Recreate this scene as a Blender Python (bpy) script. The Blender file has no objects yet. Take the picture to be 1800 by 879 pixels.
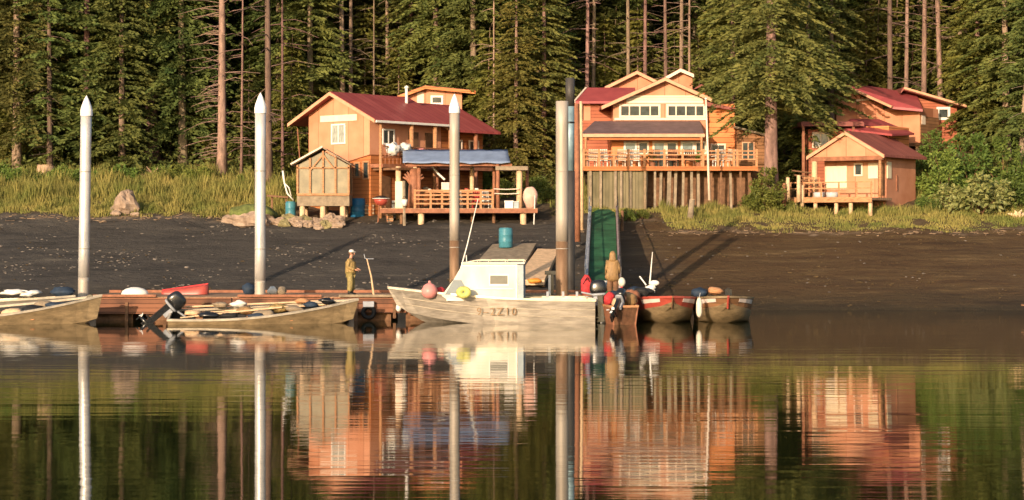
import bpy, bmesh, math, random
from math import radians as R, sin, cos, pi
from mathutils import Vector, Matrix, noise
rnd = random.Random(7)
SC = bpy.context.scene
COL = SC.collection

# ------------------------------------------------------------------ camera, sky, sun, exposure
CAMZ, FPX, HOR = 3.8, 3360.0, 399.0          # eye height, focal length and horizon line in photo pixels (1800 wide)
cd = bpy.data.cameras.new('camera'); cam = bpy.data.objects.new('camera', cd); COL.objects.link(cam)
cam.location = (0, 0, CAMZ); cam.rotation_euler = (R(90), 0, 0)
cd.sensor_width = 36; cd.lens = 36 * FPX / 1800; cd.shift_y = -(439.5 - HOR) / 1800
cd.clip_end = 2000; cd.clip_start = .5
SC.camera = cam
SUN_EL, SUN_AZ = 13.0, 23.0                   # low sun behind the camera's left shoulder
w = bpy.data.worlds.new('World'); SC.world = w; w.use_nodes = True
nt = w.node_tree; bgn = nt.nodes['Background']
sky = nt.nodes.new('ShaderNodeTexSky'); sky.sky_type = 'NISHITA'; sky.sun_disc = False
sky.sun_elevation = R(SUN_EL); sky.sun_rotation = R(180 + SUN_AZ); sky.altitude = 0; sky.dust_density = 2.0
nt.links.new(sky.outputs[0], bgn.inputs[0]); bgn.inputs[1].default_value = .15
sl = bpy.data.lights.new('sun', 'SUN'); sl.energy = 4.2; sl.angle = R(.5); sl.color = (1, .75, .53)
so = bpy.data.objects.new('sun', sl); COL.objects.link(so)
ldir = Vector((sin(R(SUN_AZ)) * cos(R(SUN_EL)), cos(R(SUN_AZ)) * cos(R(SUN_EL)), -sin(R(SUN_EL))))
so.rotation_euler = ldir.to_track_quat('-Z', 'Y').to_euler()
so.location = (-40, -60, 40)
vs = SC.view_settings; vs.view_transform = 'Standard'; vs.look = 'None'; vs.gamma = 1; vs.exposure = .62
SC.cycles.use_denoising = True; SC.cycles.max_bounces = 5; SC.cycles.diffuse_bounces = 2; SC.cycles.glossy_bounces = 3
SC.cycles.transparent_max_bounces = 4; SC.cycles.caustics_reflective = False

# ------------------------------------------------------------------ helpers
def P(px, py, Y):
    return Vector(((px - 900) * Y / FPX, Y, CAMZ + (HOR - py) * Y / FPX))
def X_(px, Y): return (px - 900) * Y / FPX
def Z_(py, Y): return CAMZ + (HOR - py) * Y / FPX

def mat(name, col, var=.25, scale=3.0, rough=.8, metal=0.0, bump=.0, stretch=(1, 1, 1), col2=None, trans=0, spec=.3, objrand=0, detail=4):
    m = bpy.data.materials.new(name); m.use_nodes = True
    t = m.node_tree; b = t.nodes['Principled BSDF']
    b.inputs['Roughness'].default_value = rough; b.inputs['Metallic'].default_value = metal
    b.inputs['Specular IOR Level'].default_value = spec
    tc = t.nodes.new('ShaderNodeTexCoord'); mp = t.nodes.new('ShaderNodeMapping'); mp.inputs['Scale'].default_value = stretch
    t.links.new(tc.outputs['Object'], mp.inputs['Vector'])
    n = t.nodes.new('ShaderNodeTexNoise'); n.inputs['Scale'].default_value = scale; n.inputs['Detail'].default_value = detail
    n.inputs['Roughness'].default_value = .65
    t.links.new(mp.outputs[0], n.inputs['Vector'])
    r = t.nodes.new('ShaderNodeValToRGB'); r.color_ramp.elements[0].position = .3; r.color_ramp.elements[1].position = .7
    c = Vector(col); c2 = Vector(col2) if col2 else c * (1 + var)
    c1 = c if col2 else c * (1 - var)
    r.color_ramp.elements[0].color = (*c1, 1); r.color_ramp.elements[1].color = (*[min(1, q) for q in c2], 1)
    t.links.new(n.outputs['Fac'], r.inputs[0])
    out = r.outputs[0]
    if objrand:
        oi = t.nodes.new('ShaderNodeObjectInfo'); hs = t.nodes.new('ShaderNodeHueSaturation')
        m1 = t.nodes.new('ShaderNodeMapRange'); m1.inputs['To Min'].default_value = .5 - .05 * objrand; m1.inputs['To Max'].default_value = .5 + .04 * objrand
        m2 = t.nodes.new('ShaderNodeMapRange'); m2.inputs['To Min'].default_value = 1 - .45 * objrand; m2.inputs['To Max'].default_value = 1 + .35 * objrand
        t.links.new(oi.outputs['Random'], m1.inputs[0])
        ma = t.nodes.new('ShaderNodeMath'); ma.operation = 'MULTIPLY'; ma.inputs[1].default_value = 7.31
        fr = t.nodes.new('ShaderNodeMath'); fr.operation = 'FRACT'
        t.links.new(oi.outputs['Random'], ma.inputs[0]); t.links.new(ma.outputs[0], fr.inputs[0]); t.links.new(fr.outputs[0], m2.inputs[0])
        t.links.new(m1.outputs[0], hs.inputs['Hue']); t.links.new(m2.outputs[0], hs.inputs['Value']); t.links.new(out, hs.inputs['Color'])
        out = hs.outputs[0]
    t.links.new(out, b.inputs['Base Color'])
    if bump:
        bn = t.nodes.new('ShaderNodeBump'); bn.inputs['Strength'].default_value = bump; bn.inputs['Distance'].default_value = .05
        t.links.new(n.outputs['Fac'], bn.inputs['Height']); t.links.new(bn.outputs[0], b.inputs['Normal'])
    if trans:
        tr = t.nodes.new('ShaderNodeBsdfTranslucent'); mx = t.nodes.new('ShaderNodeMixShader'); mx.inputs[0].default_value = trans
        t.links.new(out, tr.inputs['Color']); t.links.new(b.outputs[0], mx.inputs[1]); t.links.new(tr.outputs[0], mx.inputs[2])
        t.links.new(mx.outputs[0], t.nodes['Material Output'].inputs[0])
    return m

def boards(name, c1, c2, pitch=.2, axis='z', rough=.8, stain=.5, joint=.35, jw=.09):
    """boards with thin darker joints and a tone of their own, plus weathering"""
    m = bpy.data.materials.new(name); m.use_nodes = True
    t = m.node_tree; b = t.nodes['Principled BSDF']; b.inputs['Roughness'].default_value = rough; b.inputs['Specular IOR Level'].default_value = .25
    tc = t.nodes.new('ShaderNodeTexCoord'); sp = t.nodes.new('ShaderNodeSeparateXYZ'); t.links.new(tc.outputs['Object'], sp.inputs[0])
    def math_(op, a, bb=None):
        n = t.nodes.new('ShaderNodeMath'); n.operation = op
        for i, q in enumerate((a, bb)):
            if q is None: continue
            if isinstance(q, (int, float)): n.inputs[i].default_value = q
            else: t.links.new(q, n.inputs[i])
        return n.outputs[0]
    if axis == 'z': co = sp.outputs[2]
    elif isinstance(axis, tuple): co = math_('ADD', math_('MULTIPLY', sp.outputs[0], axis[0]), math_('MULTIPLY', sp.outputs[1], axis[1]))
    else: co = math_('ADD', math_('MULTIPLY', sp.outputs[0], .8), math_('MULTIPLY', sp.outputs[1], -.6)) if axis == 'd' else sp.outputs[0 if axis == 'x' else 1]
    q = math_('DIVIDE', co, pitch); fl = math_('FLOOR', q); fr = math_('FRACT', q)
    wn = t.nodes.new('ShaderNodeTexWhiteNoise'); wn.noise_dimensions = '1D'; t.links.new(fl, wn.inputs['W'])
    no = t.nodes.new('ShaderNodeTexNoise'); no.inputs['Scale'].default_value = 1.3; no.inputs['Detail'].default_value = 6; t.links.new(tc.outputs['Object'], no.inputs['Vector'])
    f = math_('ADD', math_('MULTIPLY', wn.outputs['Value'], .5), math_('MULTIPLY', math_('SUBTRACT', no.outputs['Fac'], .25), stain * 1.6))
    mx = t.nodes.new('ShaderNodeMix'); mx.data_type = 'RGBA'; mx.inputs['A'].default_value = (*c1, 1); mx.inputs['B'].default_value = (*c2, 1)
    t.links.new(f, mx.inputs['Factor'])
    j = math_('LESS_THAN', fr, jw)
    mj = t.nodes.new('ShaderNodeMix'); mj.data_type = 'RGBA'; mj.inputs['B'].default_value = (c1[0] * joint, c1[1] * joint, c1[2] * joint, 1)
    t.links.new(mx.outputs['Result'], mj.inputs['A']); t.links.new(j, mj.inputs['Factor'])
    t.links.new(mj.outputs['Result'], b.inputs['Base Color'])
    bn = t.nodes.new('ShaderNodeBump'); bn.inputs['Strength'].default_value = .5; bn.inputs['Distance'].default_value = .02
    t.links.new(math_('SUBTRACT', 1.0, j), bn.inputs['Height']); t.links.new(bn.outputs[0], b.inputs['Normal'])
    return m

M = {}
M['ply'] = boards('plywood_ochre', (.45, .18, .095), (.64, .31, .185), 1.22, 'd', .75, .8, .75, .03)
M['ply_x'] = boards('plywood_tan', (.46, .18, .10), (.65, .315, .19), 1.22, 'x', .75, .8, .75, .03)
M['cedar'] = boards('cedar_boards', (.30, .095, .032), (.50, .19, .065), .22, 'z', .75, .7)
M['cedar_v'] = boards('cedar_upright_boards', (.28, .10, .035), (.50, .21, .075), .25, 'x', .75, .7)
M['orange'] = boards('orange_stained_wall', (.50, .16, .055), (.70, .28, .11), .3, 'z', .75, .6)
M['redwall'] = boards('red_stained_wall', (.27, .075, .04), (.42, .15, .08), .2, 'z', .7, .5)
M['brown'] = boards('brown_weathered_boards', (.15, .075, .035), (.30, .15, .07), .2, 'z', .85, .8)
M['siding'] = boards('cream_shingle_band', (.60, .52, .38), (.80, .72, .56), .16, 'z', .7, .5)
M['roof'] = mat('red_metal_roof', (.25, .045, .05), .25, 1.2, .5, 0, .05, spec=.4, col2=(.36, .075, .075))
M['roof_seam'] = boards('red_seamed_metal_roof', (.24, .045, .048), (.36, .085, .08), .5, (.643, .766), .5, .7, .55, .07)
M['roof_cabin'] = boards('cabin_seamed_roof', (.20, .06, .05), (.34, .11, .085), .4, (.574, .819), .55, .8, .55, .08)
M['roof_old'] = mat('dull_red_roof', (.22, .07, .055), .35, 1.5, .6, 0, .1)
M['roof_grey'] = mat('purple_grey_roofing', (.13, .085, .085), .25, 2, .7, 0, .1)
M['trim'] = mat('pale_trim', (.70, .57, .45), .1, 3, .6)
M['trim_pink'] = mat('salmon_trim', (.55, .30, .18), .15, 3, .6)
M['white'] = mat('white_paint', (.68, .66, .60), .08, 3, .5)
M['glass'] = mat('dark_window_glass', (.030, .040, .040), .6, 2.5, .15, 0, spec=.4)
M['glass_pale'] = mat('curtained_glass', (.30, .31, .27), .5, 3, .15, 0, spec=.7, stretch=(6, 6, 1))
M['glass_blue'] = mat('blue_grey_glass', (.12, .17, .18), .4, 3, .12, 0, spec=.7)
M['curtain'] = mat('cream_curtain', (.70, .60, .42), .12, 5, .8, stretch=(6, 6, .3))
M['wood'] = mat('golden_timber', (.40, .20, .095), .45, 4, .75, 0, .2, (1, 1, 6))
M['wood_dark'] = mat('dark_timber', (.16, .085, .045), .4, 4, .85, 0, .2)
M['wood_red'] = mat('reddish_timber', (.26, .11, .06), .35, 4, .75, 0, .2)
M['wood_grey'] = mat('weathered_grey_timber', (.24, .19, .13), .35, 3, .85, 0, .3)
M['wood_pale'] = mat('pale_peeled_log', (.58, .40, .24), .25, 4, .7, 0, .2)
M['lattice'] = boards('grey_green_skirt_boards', (.10, .09, .05), (.20, .17, .10), .19, 'x', .9, 1.2, .5)
M['dockwood'] = boards('dock_red_planks', (.045, .026, .018), (.23, .10, .055), .17, 'z', .8, 1.3)
M['dockdeck'] = boards('dock_deck_planks', (.24, .14, .08), (.40, .25, .15), .15, 'x', .8, .8)
M['black'] = mat('black_plastic', (.012, .013, .014), .4, 6, .25, 0, spec=.6)
M['rubber'] = mat('black_rubber', (.015, .015, .015), .4, 6, .7)
M['steel'] = mat('galvanised_pile_steel', (.58, .56, .53), .3, 1.3, .42, .35, .05, (1, 1, .35))
M['steel_dirty'] = mat('stained_pile_steel', (.30, .26, .21), .45, 1.0, .55, .2, .08, (1, 1, .2), col2=(.50, .45, .38))
M['rust'] = mat('rusty_brown_steel', (.16, .09, .05), .5, 1.6, .6, .2, .1, (1, 1, .3), col2=(.32, .22, .13))
M['darksteel'] = mat('dark_pile_steel', (.06, .055, .05), .5, 1.5, .55, .2, .1, (1, 1, .3))
M['bluesteel'] = mat('pale_blue_pile_sleeve', (.22, .32, .36), .3, 2, .5, .2)
M['cone'] = mat('white_pile_cap', (.85, .84, .82), .04, 3, .4)
M['alu'] = mat('worn_aluminium_hull', (.34, .30, .245), .4, 2.4, .38, .45, .06, (.5, 1, 3), spec=.5)
M['alu_bright'] = mat('bright_aluminium_gunwale', (.56, .49, .38), .25, 3, .35, .4)
M['cabin'] = mat('cream_white_cabin', (.52, .47, .37), .12, 1.3, .5, 0, .03, (1, 1, .4), col2=(.68, .64, .54))
M['cabin_back'] = mat('grey_blue_cabin_back', (.30, .36, .38), .2, 2, .5)
M['tan_hull'] = mat('olive_tan_hull', (.25, .185, .105), .4, 2, .45, .1, .03, (1, 1, 3))
M['red_paint'] = mat('red_paint', (.36, .065, .045), .2, 3, .4, spec=.5)
M['white_stripe'] = mat('white_stripe', (.66, .56, .50), .06, 3, .4)
M['navy'] = mat('navy_cloth', (.02, .035, .06), .4, 4, .7)
M['tarp'] = mat('blue_grey_tarp', (.20, .26, .38), .18, 1.6, .6, 0, .25)
M['tealplastic'] = mat('teal_plastic', (.05, .19, .24), .15, 3, .4)
M['blueplastic'] = mat('blue_plastic', (.02, .13, .26), .15, 3, .4)
M['pink'] = mat('pink_vinyl', (.60, .24, .22), .08, 3, .35)
M['yellow'] = mat('yellow_vinyl', (.46, .45, .13), .2, 5, .5)
M['orangef'] = mat('orange_cloth', (.65, .25, .04), .2, 5, .7)
M['redcloth'] = mat('red_cloth', (.42, .035, .04), .35, 6, .8, 0, .3)
M['green'] = mat('green_walkway_mat', (.022, .10, .04), .6, 1.0, .85, 0, .2)
M['railgrey'] = mat('grey_gangway_rail', (.30, .32, .35), .2, 3, .6, .2)
M['railpurple'] = mat('mauve_gangway_rail', (.34, .25, .24), .2, 3, .6, .1)
M['oilskin'] = mat('mustard_oilskin', (.29, .20, .075), .45, 7, .55, 0, .8)
M['browncoat'] = mat('brown_raincoat', (.26, .16, .07), .3, 8, .6, 0, .5, (1, 1, .3))
M['skin'] = mat('skin', (.55, .28, .18), .08, 6, .55)
M['boot'] = mat('dark_rubber_boots', (.02, .02, .018), .3, 6, .5)
M['rock'] = mat('tan_rock', (.16, .11, .075), .45, 2.2, .9, 0, 1, col2=(.40, .30, .22))
M['rock_y'] = mat('lichen_rock', (.12, .10, .05), .45, 3, .9, 0, 1, col2=(.30, .26, .12))
M['bark'] = mat('spruce_bark', (.11, .076, .056), .5, 4, .95, 0, .9, (1, 1, .3), col2=(.31, .215, .155), objrand=.9)
M['bark_dark'] = mat('dark_bark', (.09, .06, .045), .5, 4, .95, 0, .9, (1, 1, .35), col2=(.22, .14, .10), objrand=.8)
M['needle'] = mat('spruce_needles', (.060, .092, .026), .3, .7, .75, 0, 0, col2=(.205, .215, .055), trans=.3, objrand=.7, spec=.2)
M['needle_y'] = mat('yellow_green_spruce_needles', (.09, .11, .025), .3, .7, .75, 0, 0, col2=(.25, .23, .05), trans=.3, objrand=.4, spec=.2)  # needles of a lighter, yellower green
M['needle_big'] = mat('big_spruce_needles', (.085, .11, .03), .3, .8, .75, 0, 0, col2=(.25, .24, .065), trans=.3, spec=.2)
M['leaf'] = mat('shrub_leaves', (.06, .11, .02), .3, 1.5, .6, 0, 0, col2=(.21, .27, .055), trans=.3, objrand=.8)
M['leaf_pale'] = mat('pale_broad_leaves', (.10, .14, .035), .3, 2.5, .5, 0, 0, col2=(.36, .35, .13), trans=.25)
M['grass'] = mat('grass_blades', (.11, .155, .035), .3, .6, .8, 0, 0, col2=(.42, .34, .11), trans=.3, spec=.15, detail=6)
M['log'] = mat('driftwood', (.40, .27, .17), .35, 5, .85, 0, .4)
M['shingle'] = mat('pale_pebbles', (.08, .07, .06), .5, 5, .85, 0, .2, col2=(.22, .19, .16))

class MB:
    def __init__(s): s.v = []; s.f = []
    def add(s, vs_, fs):
        o = len(s.v); s.v += [Vector(q) for q in vs_]; s.f += [tuple(i + o for i in f) for f in fs]; return s
    def box(s, x0, x1, y0, y1, z0, z1):
        return s.add([(x0, y0, z0), (x1, y0, z0), (x1, y1, z0), (x0, y1, z0), (x0, y0, z1), (x1, y0, z1), (x1, y1, z1), (x0, y1, z1)],
                     [(0, 3, 2, 1), (4, 5, 6, 7), (0, 1, 5, 4), (1, 2, 6, 5), (2, 3, 7, 6), (3, 0, 4, 7)])
    def fbox(s, F, a0, a1, b0, b1, z0, z1):
        o = len(s.v); s.box(a0, a1, b0, b1, z0, z1)
        for i in range(o, len(s.v)): q = s.v[i]; s.v[i] = F.p(q.x, q.y, q.z)
        return s
    def tube(s, pts, rads, n=8, cap=True):
        pts = [Vector(p) for p in pts]
        if isinstance(rads, (int, float)): rads = [rads] * len(pts)
        o = len(s.v)
        for i, p in enumerate(pts):
            d = (pts[min(i + 1, len(pts) - 1)] - pts[max(i - 1, 0)]).normalized()
            a = d.cross(Vector((0, 1, 0)) if abs(d.y) < .9 else Vector((1, 0, 0))).normalized(); b = d.cross(a)
            for k in range(n):
                t = 2 * pi * k / n; s.v.append(p + (a * cos(t) + b * sin(t)) * rads[i])
        for i in range(len(pts) - 1):
            for k in range(n):
                s.f.append((o + i * n + k, o + i * n + (k + 1) % n, o + (i + 1) * n + (k + 1) % n, o + (i + 1) * n + k))
        if cap:
            s.f.append(tuple(o + k for k in reversed(range(n)))); s.f.append(tuple(o + (len(pts) - 1) * n + k for k in range(n)))
        return s
    def bar(s, p, q, w_, h_=None):
        h_ = h_ or w_; p = Vector(p); q = Vector(q); d = (q - p).normalized()
        a = d.cross(Vector((0, 0, 1)) if abs(d.z) < .9 else Vector((0, 1, 0))).normalized(); b = a.cross(d).normalized()
        vs_ = [e + a * (sx * w_ / 2) + b * (sz * h_ / 2) for e in (p, q) for sx, sz in ((-1, -1), (1, -1), (1, 1), (-1, 1))]
        return s.add(vs_, [(0, 3, 2, 1), (4, 5, 6, 7), (0, 1, 5, 4), (1, 2, 6, 5), (2, 3, 7, 6), (3, 0, 4, 7)])
    def lathe(s, c, prof, n=16, sx=1, sy=1):
        c = Vector(c); o = len(s.v)
        for r, z in prof:
            for k in range(n):
                t = 2 * pi * k / n; s.v.append(c + Vector((r * cos(t) * sx, r * sin(t) * sy, z)))
        for i in range(len(prof) - 1):
            for k in range(n):
                s.f.append((o + i * n + k, o + i * n + (k + 1) % n, o + (i + 1) * n + (k + 1) % n, o + (i + 1) * n + k))
        s.f.append(tuple(o + k for k in reversed(range(n)))); s.f.append(tuple(o + (len(prof) - 1) * n + k for k in range(n)))
        return s
    def blob(s, c, rx, ry, rz, seed=0, amp=.2, n=10, m=14, fr=1.3):
        c = Vector(c); o = len(s.v)
        for i in range(n + 1):
            th = pi * i / n
            for k in range(m):
                ph = 2 * pi * k / m; d = Vector((sin(th) * cos(ph), sin(th) * sin(ph), cos(th)))
                q = 1 + amp * noise.noise(d * fr + Vector((seed * 3.1, seed * 1.7, 0))) + amp * .5 * noise.noise(d * fr * 2.7 + Vector((0, seed * 2.3, seed)))
                s.v.append(c + Vector((d.x * rx, d.y * ry, d.z * rz)) * q)
        for i in range(n):
            for k in range(m):
                s.f.append((o + i * m + k, o + (i + 1) * m + k, o + (i + 1) * m + (k + 1) % m, o + i * m + (k + 1) % m))
        return s
    def prism(s, F, poly, b0, b1, quads=None):
        """polygon in (a, z) pushed along b"""
        n = len(poly); o = len(s.v)
        for b in (b0, b1): s.v += [F.p(a, b, z) for a, z in poly]
        for k in range(n): s.f.append((o + k, o + (k + 1) % n, o + n + (k + 1) % n, o + n + k))
        for q in (quads or [tuple(range(n))]):
            s.f.append(tuple(o + i for i in reversed(q))); s.f.append(tuple(o + n + i for i in q))
        return s
    def build(s, name, m, parent=None, loc=None, smooth=False, local=False):
        me = bpy.data.meshes.new(name)
        org = ORG[parent.name] if parent else Vector(loc or (0, 0, 0))
        vv = s.v if local else [q - org for q in s.v]
        me.from_pydata([tuple(q) for q in vv], [], s.f); me.materials.append(m); me.update()
        bm = bmesh.new(); bm.from_mesh(me)
        if len(s.v) < 4000: bmesh.ops.recalc_face_normals(bm, faces=bm.faces)
        bm.to_mesh(me); bm.free()
        if smooth:
            for p in me.polygons: p.use_smooth = True
        o = bpy.data.objects.new(name, me); COL.objects.link(o); ORG[o.name] = org.copy()
        if parent: o.parent = parent
        else: o.location = org
        return o
ORG = {}
def sbox(m, c, rx, ry, rz, e=.55, n=10, k2=16, taper=0):
    c = Vector(c); o = len(m.v); f = lambda q: math.copysign(abs(q) ** e, q)
    for i in range(n + 1):
        th = pi * i / n
        for k in range(k2):
            ph = 2 * pi * k / k2; z = f(cos(th)); rr_ = abs(sin(th)) ** e
            m.v.append(c + Vector((rx * rr_ * f(cos(ph)) * (1 - taper * z), ry * rr_ * f(sin(ph)) * (1 - taper * z), rz * z)))
    for i in range(n):
        for k in range(k2): m.f.append((o + i * k2 + k, o + (i + 1) * k2 + k, o + (i + 1) * k2 + (k + 1) % k2, o + i * k2 + (k + 1) % k2))
    return m
class Fr:
    """a local frame: a along the front, b into the building"""
    def __init__(s, x, y, th=0):
        s.o = Vector((x, y, 0)); s.u = Vector((cos(R(th)), -sin(R(th)), 0)); s.v = Vector((sin(R(th)), cos(R(th)), 0)); s.th = th
    def p(s, a, b, z): return s.o + s.u * a + s.v * b + Vector((0, 0, z))
    def side(s, a, b=0):      # the frame of the wall that faces +a, its own a running along b
        f = Fr(0, 0, 0); f.o = s.p(a, b, 0); f.u = s.v.copy(); f.v = -s.u; f.th = s.th; return f
def tag(o, label=None, cat=None, group=None, kind=None):
    if label: o['label'] = label
    if cat: o['category'] = cat
    if group: o['group'] = group
    if kind: o['kind'] = kind
    return o
def T(name, label, cat, loc, group=None):
    o = bpy.data.objects.new(name, None); COL.objects.link(o); o.location = loc; o.empty_display_size = .3
    ORG[o.name] = Vector(loc); return tag(o, label, cat, group)
def copy_tree(o, parent=None):
    c = o.copy(); COL.objects.link(c); ORG[c.name] = ORG[o.name].copy()
    if parent: c.parent = parent
    for ch in [q for q in o.children]: copy_tree(ch, c)
    return c
def window(par, F, a0, a1, z0, z1, b=0, n=2, fr=None, glass=None, t=.09, sill=True):
    fr = fr or M['white']; glass = glass or M['glass']
    m = MB()
    m.fbox(F, a0, a1, b - .07, b - .002, z0, z0 + t).fbox(F, a0, a1, b - .07, b - .002, z1 - t, z1)
    m.fbox(F, a0, a0 + t, b - .07, b - .002, z0 + t, z1 - t).fbox(F, a1 - t, a1, b - .07, b - .002, z0 + t, z1 - t)
    for k in range(1, n):
        x = a0 + (a1 - a0) * k / n; m.fbox(F, x - .035, x + .035, b - .06, b - .002, z0 + t, z1 - t)
    w_ = T_part('window', par)
    f = m.build('frame', fr, w_)
    MB().fbox(F, a0 + t, a1 - t, b - .03, b - .004, z0 + t, z1 - t).build('pane', glass, w_)
    return w_
def T_part(name, par):
    o = bpy.data.objects.new(name, None); COL.objects.link(o); o.parent = par; ORG[o.name] = ORG[par.name].copy(); return o
def chevron(ax, zr, al, zl, ar, zr2, t):
    return [(al, zl), (ax, zr), (ar, zr2), (ar, zr2 - t), (ax, zr - t), (al, zl - t)], [(0, 1, 4, 5), (1, 2, 3, 4)]
def gable_roof(par, F, ax, zr, al, zl, ar, zr2, b0, b1, t=.14, m=None, fascia=None, ft=.2):
    poly, qd = chevron(ax, zr, al, zl, ar, zr2, t)
    r = MB().prism(F, poly, b0, b1, qd).build('roof', m or M['roof'], par)
    poly, qd = chevron(ax, zr - .03, al + .02, zl - .02, ar - .02, zr2 - .02, ft)
    MB().prism(F, poly, b0 - .05, b0 - .004, qd).build('fascia', fascia or M['trim_pink'], r)
    return r

# ------------------------------------------------------------------ the ground
def hgt(x, y):
    if y < 87.5: z = max(-3.5, .215 * (y - 87.5))
    elif y < 106: z = .215 * (y - 87.5)
    elif y < 118: z = 3.98 + .19 * (y - 106)
    else: z = 6.26 + .30 * (y - 118)
    k = min(1, max(0, (x - 19) / 5)) * min(1, max(0, (y - 113) / 5)); z += 1.3 * k
    k = min(1, max(0, (-x - 14) / 4)) * min(1, max(0, (y - 104) / 3)); z += .35 * k
    if y > 84: z += .10 * noise.noise(Vector((x * .25, y * .3, 0))) * min(1, (y - 84) / 6)
    if 86 < y < 125: z += .05 * noise.noise(Vector((x * 1.3, y * 2.2, 13)))
    if y > 104: z += .14 * noise.noise(Vector((x * .8, y * .8, 3)))
    return z
def grassy(x, y):
    e = 1.6 * noise.noise(Vector((x * .35, y * .35, 7))) + .9 * noise.noise(Vector((x * 1.5, y * 1.5, 2)))
    if x < -12.6: b = 107.3
    elif x < -9: b = 112 + (x + 12.6) * 1.0
    elif x < 2.2: b = 117.5
    elif x < 4.2: b = 108
    elif x < 8.5: b = 108.3
    else: b = 105.0
    return (y + e) - b
ys = [0, 40, 70, 84]; y = 84
while y < 122: y += .3; ys.append(y)
while y < 250: y += 2; ys.append(y)
xs = [-300, -150, -90, -60]; x = -46
while x < 46: xs.append(x); x += .35
xs += [46, 60, 90, 150, 300]
gm = MB(); nx = len(xs)
for yy in ys:
    for xx in xs: gm.v.append(Vector((xx, yy, hgt(xx, yy))))
for j in range(len(ys) - 1):
    for i in range(nx - 1): gm.f.append((j * nx + i, j * nx + i + 1, (j + 1) * nx + i + 1, (j + 1) * nx + i))
gmat = bpy.data.materials.new('beach_and_soil'); gmat.use_nodes = True
t = gmat.node_tree; b = t.nodes['Principled BSDF']; b.inputs['Roughness'].default_value = .85; b.inputs['Specular IOR Level'].default_value = .2
tc = t.nodes.new('ShaderNodeTexCoord')
def nz(scale, det=5, stretch=(1, 1, 1)):
    mp = t.nodes.new('ShaderNodeMapping'); mp.inputs['Scale'].default_value = stretch; t.links.new(tc.outputs['Object'], mp.inputs[0])
    n = t.nodes.new('ShaderNodeTexNoise'); n.inputs['Scale'].default_value = scale; n.inputs['Detail'].default_value = det; n.inputs['Roughness'].default_value = .7
    t.links.new(mp.outputs[0], n.inputs['Vector']); return n.outputs['Fac']
def ramp(src, stops):
    r = t.nodes.new('ShaderNodeValToRGB'); e = r.color_ramp.elements
    while len(e) < len(stops): e.new(.5)
    for k, (p_, c_) in enumerate(stops): e[k].position = p_; e[k].color = (*c_, 1)
    t.links.new(src, r.inputs[0]); return r.outputs[0]
def mixc(a, bb, f):
    n = t.nodes.new('ShaderNodeMix'); n.data_type = 'RGBA'; t.links.new(a, n.inputs['A']); t.links.new(bb, n.inputs['B']); t.links.new(f, n.inputs['Factor']); return n.outputs['Result']
mud = ramp(nz(.9, 9, (.3, 1.1, 1)), [(.30, (.030, .027, .023)), (.47, (.056, .050, .043)), (.60, (.072, .064, .053)), (.76, (.15, .13, .10))])
weed = ramp(nz(1.1, 9, (.22, 1.3, 1)), [(.30, (.030, .018, .009)), (.45, (.075, .042, .018)), (.58, (.10, .062, .026)), (.72, (.20, .13, .06))])
soil = ramp(nz(1.5, 6), [(.3, (.055, .035, .02)), (.7, (.14, .10, .05))])
at = t.nodes.new('ShaderNodeAttribute'); at.attribute_name = 'cover'
sx = t.nodes.new('ShaderNodeSeparateColor'); t.links.new(at.outputs['Color'], sx.inputs[0])
sz_ = t.nodes.new('ShaderNodeSeparateXYZ'); t.links.new(tc.outputs['Object'], sz_.inputs[0])
wz = t.nodes.new('ShaderNodeMath'); wz.operation = 'MULTIPLY_ADD'; wz.inputs[1].default_value = 1.6; t.links.new(nz(.5, 6, (.25, 1, 1)), wz.inputs[0]); t.links.new(sz_.outputs[2], wz.inputs[2])
wr = t.nodes.new('ShaderNodeMapRange'); wr.inputs['From Min'].default_value = .9; wr.inputs['From Max'].default_value = 1.9; wr.inputs['To Min'].default_value = .75; wr.inputs['To Max'].default_value = 0
t.links.new(wz.outputs[0], wr.inputs[0])
wet = ramp(nz(2.0, 6, (.3, 1, 1)), [(.35, (.022, .018, .010)), (.7, (.050, .040, .020))])
c = mixc(mud, weed, sx.outputs[0]); c = mixc(c, wet, wr.outputs[0]); c = mixc(c, soil, sx.outputs[1])
drift = ramp(nz(2.0, 6, (.3, 1, 1)), [(.3, (.16, .11, .07)), (.7, (.34, .26, .18))])
c = mixc(c, drift, sx.outputs[2])
t.links.new(c, b.inputs['Base Color'])
bn = t.nodes.new('ShaderNodeBump'); bn.inputs['Strength'].default_value = 1.0; bn.inputs['Distance'].default_value = .16
t.links.new(nz(3.5, 8, (.6, 1, 1)), bn.inputs['Height']); t.links.new(bn.outputs[0], b.inputs['Normal'])
ground = gm.build('ground', gmat, None, (0, 0, 0), smooth=True); tag(ground, kind='structure')
ca = ground.data.color_attributes.new('cover', 'FLOAT_COLOR', 'POINT')
for i, v in enumerate(ground.data.vertices):
    x, y = v.co.x, v.co.y
    wd = min(1, max(0, (x - 3.5 + 2 * noise.noise(Vector((x * .3, y * .3, 5)))) / 5))
    gq = grassy(x, y); g = min(1, max(0, gq / .6 + .5)); 
    if x > -13 and x < 3 and y > 105.5: g = max(g, .75 * min(1, (y - 105.5) / 3))
    d = max(0, 1 - abs(gq + .75) / .45) * (.5 + .9 * noise.noise(Vector((x * .6, y * 2, 1)))) if (x > 6 or x < -14) else 0
    ca.data[i].color = (wd, g, min(1, max(0, d)), 1)

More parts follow.
